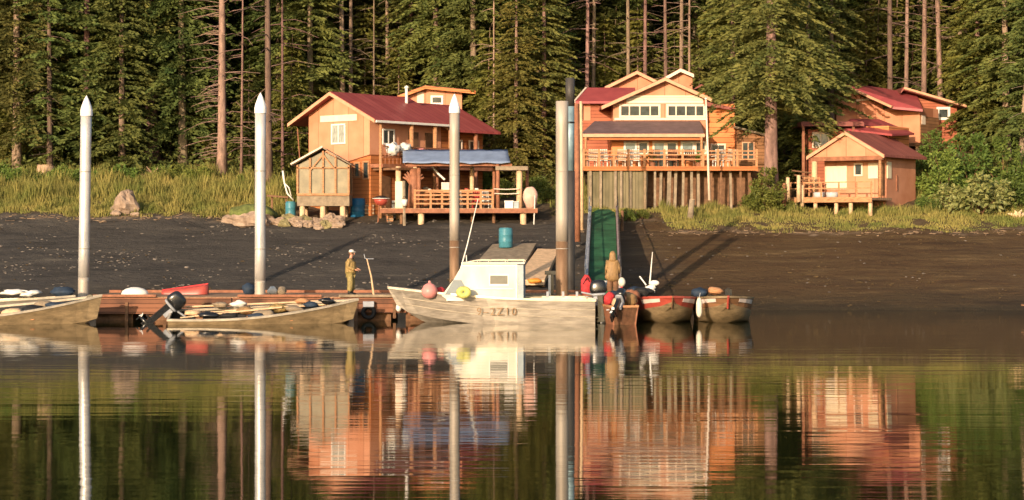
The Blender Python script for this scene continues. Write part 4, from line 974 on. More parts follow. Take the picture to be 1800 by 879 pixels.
# white motor with raised blades
wmo = T('spare_motor', 'white outboard lower unit with blades raised, resting by the red skiff', 'motor', P(1140, 512, 76.8))
c = P(1140, 512, 76.8)
MB().tube([c + Vector((-.25, 0, .0)), c + Vector((.1, 0, .12)), c + Vector((.25, 0, .22))], [.12, .15, .1], 10).build('housing', M['white'], wmo, smooth=True)
MB().bar(c + Vector((-.1, 0, .25)), c + Vector((-.36, 0, .6)), .2, .05).build('blade', M['white'], wmo); MB().blob(c + Vector((.24, 0, .33)), .2, .1, .11, 3, .2).build('cover', M['white'], wmo, smooth=True)
MB().bar(c + Vector((-.45, 0, -.05)), c + Vector((.25, 0, .0)), .3, .1).build('base', M['white'], wmo)
tag(MB().tube([P(1142, 500, 77.0), P(1144, 478, 77.0), P(1147, 443, 77.0)], [.035, .03, .015], 6).build('fishing_rod', M['white'], None, P(1142, 500, 77)), 'short white rod standing up behind the white motor', 'rod')
for i, (px, py, Yq, rx, ry, rz, mt, lab) in enumerate(((1112, 518, 75.6, .3, .25, .2, 'wood_red', 'rust red bundle beside the brown plaid one at the brown skiff'), (1128, 514, 76.4, .35, .3, .2, 'rubber', 'black sack between the brown skiff and the red banded skiff'),
        (1070, 526, 75.0, .2, .2, .25, 'redcloth', 'dark red cloth hanging at the cabin boat stern corner'), (1086, 532, 74.6, .22, .2, .24, 'wood_pale', 'tan sack coloured as if lit orange, low at the brown skiff transom'))):
    soft('gear_bag', P(px, py, Yq), rx, ry, rz, M[mt], lab, 'bag', 120 + i, None, .5)  # the added tan sack carries the stern's orange light in its colour
c = P(1061, 500, 76.2); r = T('bucket', 'blue bucket with a white rim at the cabin boat stern', 'bucket', c - Vector((0, 0, .2)))
MB().lathe(c - Vector((0, 0, .2)), [(.11, 0), (.14, .28), (.12, .28)], 14).build('body', M['tealplastic'], r, smooth=True)
MB().lathe(c + Vector((0, 0, .08)), [(.15, 0), (.15, .07), (.12, .07)], 14).build('rim', M['white'], r)
c = P(1093, 496, 76.6); r = T('buoy', 'white ball buoy beside the person in the brown coat', 'buoy', c - Vector((0, 0, .2)))
MB().blob(c, .15, .15, .19, 1, .02).build('ball', M['cabin'], r, smooth=True); MB().lathe(c - Vector((0, 0, .25)), [(.04, 0), (.05, .08)], 8).build('neck', M['redcloth'], r)
c = dk(1032, 78.2); r = T('duffel_bag', 'red duffel bag standing on the dock left of the gangway', 'bag', c)
m = MB().blob(c + Vector((-.03, 0, .42)), .24, .2, .46, 5, .3, 12, 14, 2.0); m.build('body', M['redcloth'], r, smooth=True)
MB().tube([c + Vector((-.16, -.12, .5)), c + Vector((0, -.26, .8)), c + Vector((.12, -.12, .55))], .025, 6).build('strap', M['black'], r)
# power pedestal
c = dk(966, 79.3); r = T('dock_pedestal', 'black and white service pedestal on the dock left of the ragged pile', 'pedestal', c)
MB().box(c.x - .05, c.x + .05, c.y - .06, c.y + .06, .96, 1.95).build('post', M['white'], r); MB().box(c.x + .051, c.x + .17, c.y - .06, c.y + .06, .96, 1.8).build('conduit', M['black'], r)
MB().box(c.x - .2, c.x + .3, c.y - .1, c.y + .1, 1.82, 1.98).build('head', M['black'], r)
# red canoe bow on dock
r = T('canoe', 'upturned red canoe end lying on the dock behind the black motor', 'canoe', dk(330, 80.2))
m = MB(); n = 14; x0, x1 = X_(285, 80.2), X_(366, 80.2)
for i in range(n + 1):
    s_ = i / n; x = x0 + (x1 - x0) * s_; wd = .36 * min(1, (.25 + s_) ** .5) * (1 if s_ < .9 else (1 - (s_ - .9) * 4)); hh_ = .16 + .26 * s_
    for k in range(9):
        a = pi * k / 8; m.v.append(Vector((x, 80.2 - cos(a) * wd, .98 + sin(a) ** .7 * hh_)))
for i in range(n):
    for k in range(8): a = i * 9 + k; m.f.append((a, a + 1, a + 10, a + 9))
m.f.append(tuple(range(9))); m.f.append(tuple(n * 9 + k for k in range(9)))
m.build('hull', M['red_paint'], r, smooth=True); MB().bar((x0, 80.2, 1.15), (x1, 80.2, 1.42), .06, .05).build('keel', M['redcloth'], r)
for i, (px, s_, mt, lab) in enumerate(((438, .3, 'navy', 'dark blue bag on the dock left of the second pile'), (478, .22, 'white', 'white bag on the dock right of the second pile'), (495, .22, 'wood_grey', 'grey sack on the dock behind the long skiff'))):
    soft('dock_bag', dk(px, 79.6) + Vector((0, 0, s_ * .8)), s_ * .9, s_, s_ * .85, M[mt], lab, 'bag', 80 + i)
# crutch stand next to the person
p0 = dk(657, 80.0); p1 = P(645, 455, 80.0)
r = T('rod_holder', 'leaning pale pole with hook top, on the dock right of the person in oilskins', 'pole', p0)
MB().tube([p0, p0.lerp(p1, .5) + Vector((.04, 0, 0)), p1], [.05, .035, .025], 6).build('shaft', M['wood_pale'], r)
MB().tube([p1 + Vector((-.12, 0, .2)), p1 + Vector((-.08, 0, .02)), p1, p1 + Vector((.28, 0, 0))], .018, 5).build('hook', M['railgrey'], r)
tag(MB().blob(P(701, 541, 77.2), .12, .1, .16, 2, .1).build('fender', M['white'], None, P(701, 541, 77.2), smooth=True), 'small white fender hanging on the dock beneath the cabin boat bow', 'fender')
# edge of a dark boat at the far right
s5, st5 = skiff('dark hull tip entering the picture at the right edge', (X_(1795, 79) + 5.35, 79, 0), 180, L=4.9, B=1.5, H=.45, sheer=.3, mats=[M['black'], M['wood_dark'], M['wood_dark']])

# ------------------------------------------------------------------ gangway, ramps, barrels, beach things
def gangway():
    a = Vector((X_(1060, 82.0), 82.0, 1.05)); bq = Vector((X_(1061, 106), 106, Z_(368, 106)))
    r = T('gangway', 'gangway with a green mat between grey side walls, climbing from dock to shore', 'gangway', a)
    d = (bq - a); n = 20; w_ = .64
    m = MB()
    for i in range(n + 1):
        p = a + d * (i / n) + Vector((0, 0, .05 * sin(pi * i / n)))
        ww = w_ if i < n else .3
        m.v += [p + Vector((-ww, 0, 0)), p + Vector((ww, 0, 0)), p + Vector((ww, 0, -.12)), p + Vector((-ww, 0, -.12))]
    for i in range(n):
        for j in range(4): q = i * 4 + j; q2 = i * 4 + (j + 1) % 4; m.f.append((q, q2, q2 + 4, q + 4))
    m.f.append((0, 1, 2, 3)); m.build('walkway', M['green'], r)
    for sd, mt, nm in ((-1, 'railgrey', 'side_wall'), (1, 'railpurple', 'side_wall')):
        m = MB(); o = Vector((sd * .72, 0, 0)); m.add([a + o + Vector((-.05, 0, -.15)), a + o + Vector((.05, 0, -.15)), bq + o + Vector((.05, 0, -.15)), bq + o + Vector((-.05, 0, -.15)),
              a + o + Vector((-.05, 0, .35)), a + o + Vector((.05, 0, .35)), bq + o + Vector((.05, 0, .2)), bq + o + Vector((-.05, 0, .2))],
              [(0, 3, 2, 1), (4, 5, 6, 7), (0, 1, 5, 4), (1, 2, 6, 5), (2, 3, 7, 6), (3, 0, 4, 7)])
        m.build(nm, M[mt], r)
        m = MB(); e = Vector((sd * .05, 0, 0)); m.tube([a + o + e + Vector((0, 0, .36)), a + o + e + Vector((0, 0, 1.0)), bq + o + e + Vector((0, 0, .7))], .035, 6)
        for k in range(1, 10): q = a.lerp(bq, k / 10) + o + e; m.tube([q + Vector((0, 0, .3)), q + Vector((0, 0, .9))], .025, 5)
        m.build('handrail', M['darksteel'] if sd > 0 else M['railgrey'], r)
    tag(MB().tube([P(1094, 400, 104) + Vector((0, 0, -.5)), P(1094, 370, 104)], .08, 8).build('timber_post', M['wood_dark'], None, P(1094, 400, 104)), 'short dark post at the head of the gangway', 'post')
gangway()
def slab(pts, th, m, lab, name, legs):
    r = T(name, lab, 'platform', sum((Vector(p) for p in pts), Vector()) / 4 - Vector((0, 0, .6)), 'landing platforms')
    mm = MB(); n = 4; mm.v = [Vector(p) for p in pts] + [Vector(p) - Vector((0, 0, th)) for p in pts]
    mm.f = [(0, 1, 2, 3), (7, 6, 5, 4)] + [(k, k + 4, (k + 1) % 4 + 4, (k + 1) % 4) for k in range(4)]
    mm.build('top', m, r)
    for p in pts:
        c_ = sum((Vector(q) for q in pts), Vector()) / 4; q = Vector(p).lerp(c_, .12); zg = hgt(q.x, q.y)
        if q.z - th > zg - .1: MB().tube([(q.x, q.y, zg - .3), (q.x, q.y, q.z - th)], .09, 6).build('leg', M['wood_dark'], r)
slab([P(836, 463, 94.4), P(921, 465, 94.4), P(943, 427, 99.8), P(866, 429, 99.8)], .18, M['wood_grey'], 'grey timber platform on the beach carrying the teal barrel', 'beach_platform', 4)
slab([P(905, 492, 91.4), P(957, 492, 91.4), P(982, 438, 98.5), P(945, 437, 98.5)], .25, M['wood_pale'], 'tan timber ramp sloping down the beach beside the grey platform', 'beach_ramp', 4)
soft('orange_bag', P(940, 494, 90.5), .35, .2, .14, M['orangef'], 'orange bag at the foot of the tan beach ramp', 'bag', 91)
def barrel(c, rad, h, m, lab, par=None):
    r = T('barrel', lab, 'barrel', c, 'plastic barrels')
    MB().lathe(c, [(rad * .92, 0), (rad, .05), (rad, h * .3), (rad * 1.04, h * .33), (rad, h * .36), (rad, h * .64), (rad * 1.04, h * .67), (rad, h * .7), (rad, h - .05), (rad * .93, h)], 20).build('drum', m, r, smooth=True)
    MB().lathe(c + Vector((0, 0, h)), [(rad * .86, 0), (rad * .86, .03)], 20).build('lid', m, r)
cB = P(889, 437, 98.6); cB.z = 2.73
barrel(cB, .36, 1.0, M['tealplastic'], 'teal plastic barrel standing on the grey beach platform')
def on_ground(px, Y, dz=-.05): x = X_(px, Y); return Vector((x, Y, hgt(x, Y) + dz))
barrel(on_ground(629, 108.5), .42, 1.05, M['blueplastic'], 'blue plastic barrel on the ground right of the small greenhouse hut')
barrel(on_ground(511, 107.4), .30, 1.0, M['tealplastic'], 'teal barrel on the ground left of the small greenhouse hut')

def rock(c, rx, ry, rz, lab, seed, m='rock', cat='rock', grp=None, name='rock', amp=.35):
    o = MB().blob(c, rx, ry, rz, seed, amp, 12, 16, 1.6).build(name, M[m], None, c - Vector((0, 0, rz * .6)), smooth=False); return tag(o, lab, cat, grp)
c = on_ground(220, 107.3, .15); 
r = T('boulder', 'large pale pointed boulder on the grass edge, right of the first pile', 'boulder', c)
m = MB().blob(c + Vector((0, 0, .30)), .78, .6, .80, 14, .35, 14, 18, 1.5)
for v in m.v:
    k = (v.z - c.z); v.x = c.x + (v.x - c.x) * (1 - .35 * max(0, k)) + .1 * k
m.build('stone', M['rock'], r)
rock(on_ground(204, 106.6, .1), .28, .2, .15, 'small pale stone at the left foot of the large boulder', 21); rock(on_ground(238, 106.6, .08), .3, .2, .12, 'small flat stone at the right foot of the large boulder', 22)
# grassy mound with flat rock face
c = on_ground(444, 105.8, .1)
r = T('rocky_mound', 'low grass topped rock mound on the beach behind the second pile', 'mound', c)
MB().blob(c + Vector((-.1, 0, .1)), 1.5, 1.0, .55, 9, .3, 12, 20, 1.4).build('rock_face', M['rock'], r)
m = MB(); rr = random.Random(4)
MB().blob(c + Vector((0, .15, .48)), 1.35, 1.0, .52, 12, .25, 10, 18, 1.5).build('turf', mat('turf', (.11, .13, .035), .5, 4, .9, 0, .5), r, smooth=True)
pos = [(492, 395, .35), (505, 388, .4), (500, 405, .3), (520, 400, .36), (517, 384, .34), (535, 392, .42), (540, 404, .32), (556, 398, .36), (552, 386, .34), (572, 404, .34), (585, 394, .50), (592, 402, .4), (508, 376, .3), (566, 391, .3), (525, 408, .24), (560, 408, .26)]
places = ['leftmost stone of the heap, against the grassy mound', 'mossy stone high in the left of the heap below the hut', 'low stone at the front left of the heap', 'squat stone in the lower row of the heap below the hut', 'pale stone under the left hut leg', 'broad stone between the left and middle hut legs', 'low stone in the front row between the hut legs', 'brown stone right of centre in the heap', 'pinkish stone just left of the middle hut leg', 'round stone in the front row below the middle hut leg', 'largest square grey block below the right of the hut', 'block stone at the right end of the heap', 'topmost small stone at the left of the heap', 'small stone wedged at the foot of the middle hut leg', 'smallest stone in the front row at left', 'small front stone beside the big block']
for i, ((px, py, s_), lb) in enumerate(zip(pos, places)):
    Y = 105.0 + (405 - py) * .045; c = P(px, py, Y); c.z = hgt(c.x, Y) + s_ * .45
    rock(c, s_ * 1.15, s_ * .8, s_ * .75, lb, 30 + i, 'rock_y' if i in (1, 2, 5, 9) else 'rock', grp='stones heaped below the hut', amp=.5)
# stumps and logs
def stump(px, py, Y, h, rad, lab, m='log', lean=0):
    c = P(px, py, Y); c.z = hgt(c.x, Y) - .1
    r = T('tree_stump', lab, 'stump', c, 'stumps'); pts = [c, c + Vector((lean * .5, 0, h * .6)), c + Vector((lean, 0, h))]
    MB().tube(pts, [rad * 1.25, rad, rad * .95], 12).build('trunk', M[m], r, smooth=True)
    MB().lathe(pts[-1], [(rad * .9, 0), (rad * .9, .02)], 12).build('cut_face', M['wood_pale'], r)
stump(1213, 378, 107, 1.25, .16, 'grey snag post with a pale knob top standing in the grass before the lodge', 'wood_grey', .12)
stump(78, 320, 116.5, 1.3, .55, 'broad reddish broken stump at the left forest edge', 'log', .1)
for px, py, lab in ((250, 313, 'round pale log end lying at the forest edge above the boulder'), (196, 306, 'small pale log end at the forest edge, left of the larger one')):
    c = P(px, py, 116.4); c.z = max(c.z, hgt(c.x, 116.4) + .35)
    rd = .26 if px == 250 else .16
    r = T('log', lab, 'log', c, 'cut logs'); MB().tube([c, c + Vector((.5, 1.8, 0))], rd, 12).build('trunk', M['bark'], r, smooth=True); MB().tube([c + Vector((-.01, -.03, 0)), c + Vector((0, 0, 0))], rd * .92, 12).build('cut_face', M['wood_pale'], r)
r = T('root_wad', 'tangled brown root mass at the forest edge beside the round log end', 'roots', on_ground(270, 117)); m = MB(); rr = random.Random(3)
c = on_ground(270, 117) + Vector((0, 0, .55))
for k in range(22):
    d = Vector((rr.uniform(-1, 1), rr.uniform(-.5, .3), rr.uniform(-.4, .9))).normalized() * rr.uniform(.4, .8); m.tube([c, c + d * .6 + Vector((0, 0, .05)), c + d], [.09, .05, .02], 5)
m.build('roots', M['log'], r)
c = on_ground(1790, 107.5)
r = T('driftwood', 'pale driftwood root on the grass at the far right edge', 'driftwood', c); m = MB()
for k in range(9):
    d = Vector((rr.uniform(-.8, .8), rr.uniform(-.3, .3), rr.uniform(.2, 1))).normalized() * rr.uniform(.4, .75); m.tube([c + Vector((0, 0, .1)), c + d * .6 + Vector((0, 0, .1)), c + d], [.13, .09, .02], 6)
m.build('roots', M['wood_pale'], r)
# white bent pipe left of hut
r = T('bent_pipe', 'white bent pipe leaning at the left side of the greenhouse hut', 'pipe', on_ground(505, 107))
Yq = 107; MB().tube([P(516, 352, Yq), P(505, 340, Yq), P(500, 322, Yq), P(497, 300, Yq)], [.04, .05, .05, .06], 8).build('pipe', M['white'], r, smooth=True)
MB().tube([P(500, 322, Yq), P(508, 330, Yq), P(512, 345, Yq)], .035, 8).build('branch', M['white'], r, smooth=True)
r = T('plank_shelf', 'low dark plank shelf between the pipe and the barrel left of the hut', 'shelf', on_ground(490, 107.6)); MB().bar(P(470, 344, 107.6), P(508, 347, 107.6), .5, .1).build('board', M['wood_dark'], r)
MB().bar(on_ground(478, 107.6), P(478, 345, 107.6), .1).build('leg', M['wood_dark'], r); MB().bar(on_ground(503, 107.6), P(503, 347, 107.6), .1).build('leg', M['wood_dark'], r)

# ------------------------------------------------------------------ things about the red roofed house
def chair(c, rz, m, lab, cat='chair', grp=None, s=1.0):
    r = T('deck_chair', lab, cat, c, grp); r.rotation_euler = (0, 0, R(rz)); r.scale = (s, s, s)
    MB().box(-.25, .25, -.25, .25, .38, .44).build('seat', m, r, local=True)
    b_ = MB()
    for k in range(5): b_.bar((-.22 + k * .11, .24, .44), (-.22 + k * .11, .36, 1.0), .08, .03)
    b_.build('backrest', m, r, local=True)
    for sx_ in (-1, 1):
        for sy_ in (-1, 1): MB().bar((sx_ * .22, sy_ * .22, 0), (sx_ * .22, sy_ * .22, .42), .05).build('leg', m, r, local=True)
        MB().box(sx_ * .28 - .04, sx_ * .28 + .04, -.25, .25, .6, .64).build('armrest', m, r, local=True)
    return r
Fd = Fr(0, 105.6, 0); zdk = Z_(366, 105.6)
def od(px, b_): return Vector((X_(px, 105.6 + b_), 105.6 + b_, zdk))
items = [(888, 'white'), (900, 'tarp')]
c = od(895, .35); r = T('cooler', 'white cooler box on the right end of the beach deck', 'cooler', c); MB().box(c.x - .25, c.x + .22, c.y - .2, c.y + .2, zdk, zdk + .34).build('body', M['white'], r); MB().box(c.x - .27, c.x + .24, c.y - .22, c.y + .22, zdk + .343, zdk + .42).build('lid', M['white'], r)
c = od(908, .3); r = T('crate', 'pale blue crate beside the white cooler', 'crate', c); MB().box(c.x - .15, c.x + .12, c.y - .15, c.y + .2, zdk, zdk + .35).build('body', M['cabin_back'], r); MB().box(c.x - .16, c.x + .13, c.y - .16, c.y + .21, zdk + .353, zdk + .38).build('rim', M['white'], r)
c = od(932, .3); r = T('bulk_bag', 'bulging pinkish white sack at the right corner of the beach deck', 'sack', c); MB().blob(c + Vector((0, 0, .58)), .42, .34, .62, 17, .22, 12, 16, 1.2).build('body', mat('pink_sack', (.62, .38, .30), .2, 3, .7, 0, .3), r, smooth=True); MB().tube([c + Vector((.2, -.3, -.9)), c + Vector((.26, -.3, .7))], .03, 5).build('cord', M['white'], r)
c = od(783, 1.8); r = T('carton', 'cream box on the table of the beach deck left of the pile', 'box', c + Vector((0, 0, .95))); MB().box(c.x - .22, c.x + .22, c.y - .2, c.y + .2, zdk + .95, zdk + 1.42).build('body', M['trim'], r); MB().box(c.x - .23, c.x + .23, c.y - .21, c.y + .21, zdk + 1.423, zdk + 1.46).build('lid', M['white'], r)
r = T('table', 'rough timber work table on the beach deck behind the railing', 'table', od(790, 1.8)); c = od(790, 1.8); MB().box(c.x - 1.6, c.x + 1.9, c.y - .4, c.y + .4, zdk + .87, zdk + .949).build('top', M['wood'], r)
for sx_ in (-1.5, 1.8):
    for sy_ in (-.35, .35): MB().bar((c.x + sx_, c.y + sy_, zdk), (c.x + sx_, c.y + sy_, zdk + .87), .08).build('leg', M['wood'], r)
for i, (px, m_, s_, lab) in enumerate(((755, 'white', .1, 'small white jug on the deck table, left of the cream box'), (748, 'wood_grey', .16, 'grey pan on the left end of the deck table'), (820, 'red_paint', .12, 'red pot on the deck table right of the pile'), (838, 'white', .12, 'white pot toward the right end of the deck table'))):
    c = od(px, 1.8) + Vector((0, 0, .95)); r = T('pot', lab, 'pot', c); MB().lathe(c, [(s_ * .8, 0), (s_, s_ * .5), (s_ * .95, s_ * 1.6), (s_ * .8, s_ * 1.6)], 12).build('body', M[m_], r, smooth=True); MB().lathe(c + Vector((0, 0, s_ * 1.6)), [(s_ * .85, 0), (s_ * .3, s_ * .2)], 12).build('lid', M['black'], r)
chair(od(805, .9), 170, M['trim'], 'pale slatted chair on the beach deck by the pile'); chair(od(838, 1.0), 190, M['redcloth'], 'red slatted chair on the beach deck right of the pile'); chair(od(855, .9), 160, M['white'], 'white slatted chair at the right end of the deck railing')
# rootwad tree carving
r = T('branching_trunk', 'reddish driftwood trunk with spreading branches propping the left end of the tarp', 'trunk', od(730, 1.0)); c = od(727, 1.0); m = MB(); m.tube([c, c + Vector((0, 0, 1.2)), c + Vector((.05, 0, 2.2))], [.34, .28, .22], 10)
for k in range(9):
    a = -1.3 + k * .33; e = c + Vector((sin(a) * .6, -.1, 1.6 + cos(a) * .55)); m.tube([c + Vector((0, 0, 1.2)), e.lerp(c + Vector((0, 0, 1.2)), .4) + Vector((0, 0, .1)), e], [.14, .09, .04], 6)
m.build('trunk', M['wood_red'], r, smooth=True)
c = on_ground(704, 107.0); r = T('fridge', 'cream upright cabinet beside the left end of the beach deck', 'cabinet', c + Vector((0, 0, .7))); MB().box(c.x - .28, c.x + .28, c.y - .3, c.y + .3, c.z + .7, 6.35).build('body', M['curtain'], r); MB().box(c.x - .26, c.x + .26, c.y - .33, c.y - .303, c.z + .8, 6.3).build('door', M['trim'], r)
r = T('bucket', 'white bucket hanging on a post at the left end of the beach deck', 'bucket', P(711, 362, 105.4)); c = P(711, 362, 105.4)
MB().lathe(c, [(.13, 0), (.18, .36), (.15, .36)], 12).build('body', M['white'], r, smooth=True); MB().tube([c + Vector((-.17, 0, .35)), c + Vector((0, 0, .55)), c + Vector((.17, 0, .35))], .015, 5).build('handle', M['black'], r)
tag(MB().tube([on_ground(711, 105.6), P(710, 318, 105.6)], .09, 8).build('wooden_post', M['wood_grey'], None, on_ground(711, 105.6)), 'grey post carrying the white bucket', 'post')
c = on_ground(670, 106.4); r = T('grill', 'round red kettle grill with a pale lid rim on legs, left of the beach deck', 'grill', c); c = P(670, 350, 106.4)
MB().lathe(c + Vector((0, 0, -.38)), [(.05, 0), (.24, .06), (.38, .22), (.42, .38)], 16).build('bowl', M['red_paint'], r, smooth=True); MB().lathe(c + Vector((0, 0, .01)), [(.46, 0), (.48, .05), (.30, .14), (.02, .2)], 16).build('lid', M['black'], r, smooth=True); MB().lathe(c + Vector((0, 0, .02)), [(.49, 0), (.49, .03)], 16).build('rim', M['white'], r)
for k in range(3): a = 2 * pi * k / 3; MB().tube([c + Vector((cos(a) * .2, sin(a) * .2, -.3)), Vector((c.x + cos(a) * .35, c.y + sin(a) * .35, hgt(c.x, c.y) - .05))], .025, 5).build('leg', M['wood_red'], r)
# firewood / crates heap in the shaded yard
for i, (px, Y, w2, h2, mt, lab) in enumerate(((650, 108.6, .5, .6, 'wood_dark', 'dark wooden crate by the blue barrel'), (645, 109.5, .4, 1.3, 'wood_grey', 'tall grey board stack against the house front'), (686, 106.9, .35, .7, 'wood', 'tan crate right of the red grill'), (694, 107.8, .3, 1.0, 'white', 'white bin near the cream cabinet'))):
    c = on_ground(px, Y); r = T('crate', lab, 'crate', c); MB().box(c.x - w2 / 2, c.x + w2 / 2, c.y - .25, c.y + .25, c.z, c.z + h2).build('body', M[mt], r)
    for z in (.15, .5, .85): MB().box(c.x - w2 / 2 - .02, c.x + w2 / 2 + .02, c.y - .28, c.y - .253, c.z + h2 * z - .04, c.z + h2 * z + .04).build('slat', M['wood_grey'], r)
for i, (b_, a_, lab) in enumerate(((.9, 3.7, 'white quilt draped over the balcony rail by the corner post'), (1.9, 3.7, 'white quilt draped over the balcony rail, right of the first'))):
    c = F1.p(3.86, b_, 8.2); tag(MB().blob(c, .42, .38, .36, 100 + i, .5, 12, 16, 2.2).build('quilt', M['white'], None, c, smooth=True), lab, 'quilt', 'quilts on the balcony')
c = F1.p(3.8, 3.2, 8.05); tag(MB().blob(c, .35, .25, .3, 105, .5).build('quilt', M['pink'], None, c, smooth=True), 'pinkish cloth on the balcony rail beside the quilts', 'cloth')
tag(MB().tube([P(760, 293, 107.6), P(770, 305, 107.4), P(782, 316, 107.2)], .06, 6).build('hose', M['white'], None, P(760, 293, 107.6)), 'slanting white pipe under the tarp above the cream box', 'pipe')

# lodge deck: chairs and pots
zl = Z_(294, 110); lodge_items = [(1040, 0), (1064, 1), (1090, 0), (1117, 1), (1150, 2), (1180, 3), (1212, 2), (1262, 1), (1282, 0)]
mts = [M['trim'], M['white'], M['wood_dark'], M['wood_red']]; cn = ['cream', 'white', 'dark brown', 'reddish']
wh = ['at the far left of the lodge deck', 'second from the left on the lodge deck', 'third from the left on the lodge deck', 'left of the middle railing post on the lodge deck', 'in front of the lodge door', 'right of the lodge door', 'below the right window of the lodge', 'on the deck just right of the flagpole', 'at the right end of the lodge deck']
for i, (px, k) in enumerate(lodge_items):
    chair(Vector((X_(px, 110.8), 110.8, zl)), rnd.uniform(150, 210), mts[k], '%s slatted chair %s' % (cn[k], wh[i]), 'chair', 'chairs on the lodge deck', 1.05)
c = Vector((X_(1192, 111.4), 111.4, zl)); r = T('table', 'round patio table with a dark top on the lodge deck', 'table', c); MB().lathe(c, [(.2, 0), (.04, .06), (.04, .72)], 12).build('stand', M['black'], r); MB().lathe(c + Vector((0, 0, .725)), [(.62, 0), (.62, .04)], 18).build('top', M['wood_dark'], r)
for px, lab in ((1146, 'dark shrub in a pot beside the lodge door'), (1228, 'green plant in a pot by the flagpole on the lodge deck')):
    c = Vector((X_(px, 110.7), 110.7, zl)); r = T('potted_plant', lab, 'plant', c); MB().lathe(c, [(.16, 0), (.22, .3), (.18, .3)], 12).build('pot', M['wood_red'], r)
    m = MB()
    for k in range(160):
        d = Vector((rnd.gauss(0, 1), rnd.gauss(0, 1), rnd.gauss(0, 1))).normalized() * rnd.uniform(.1, .33); q = c + Vector((0, 0, .6)) + d; e = Vector((rnd.uniform(-1, 1), rnd.uniform(-1, 1), rnd.uniform(-1, 1))).normalized() * .07; g_ = Vector((rnd.uniform(-1, 1), rnd.uniform(-1, 1), rnd.uniform(-1, 1))).normalized() * .05
        m.add([q - e, q + g_, q + e, q - g_], [(0, 1, 2, 3)])
    m.build('leaves', M['leaf'], r)

# ------------------------------------------------------------------ people
def skin_mesh(name, verts, edges, rads, m, par, sub=1):
    me = bpy.data.meshes.new(name); bm = bmesh.new(); lay = bm.verts.layers.skin.verify()
    vv = [bm.verts.new(v) for v in verts]
    for i, v in enumerate(vv):
        q = rads[i]; v[lay].radius = q if isinstance(q, tuple) else (q, q); v[lay].use_root = (i == 0)
    for a, b_ in edges: bm.edges.new((vv[a], vv[b_]))
    bm.to_mesh(me); bm.free()
    o = bpy.data.objects.new(name + '_tmp', me); COL.objects.link(o)
    md = o.modifiers.new('s', 'SKIN'); md.use_smooth_shade = True
    if sub: ms = o.modifiers.new('u', 'SUBSURF'); ms.levels = sub; ms.render_levels = sub
    dg = bpy.context.evaluated_depsgraph_get(); dg.update()
    nm = bpy.data.meshes.new_from_object(o.evaluated_get(dg)); bpy.data.objects.remove(o)
    nm.name = name; nm.materials.clear(); nm.materials.append(m)
    for p in nm.polygons: p.use_smooth = True
    q = bpy.data.objects.new(name, nm); COL.objects.link(q); ORG[q.name] = Vector(); q.parent = par
    return q
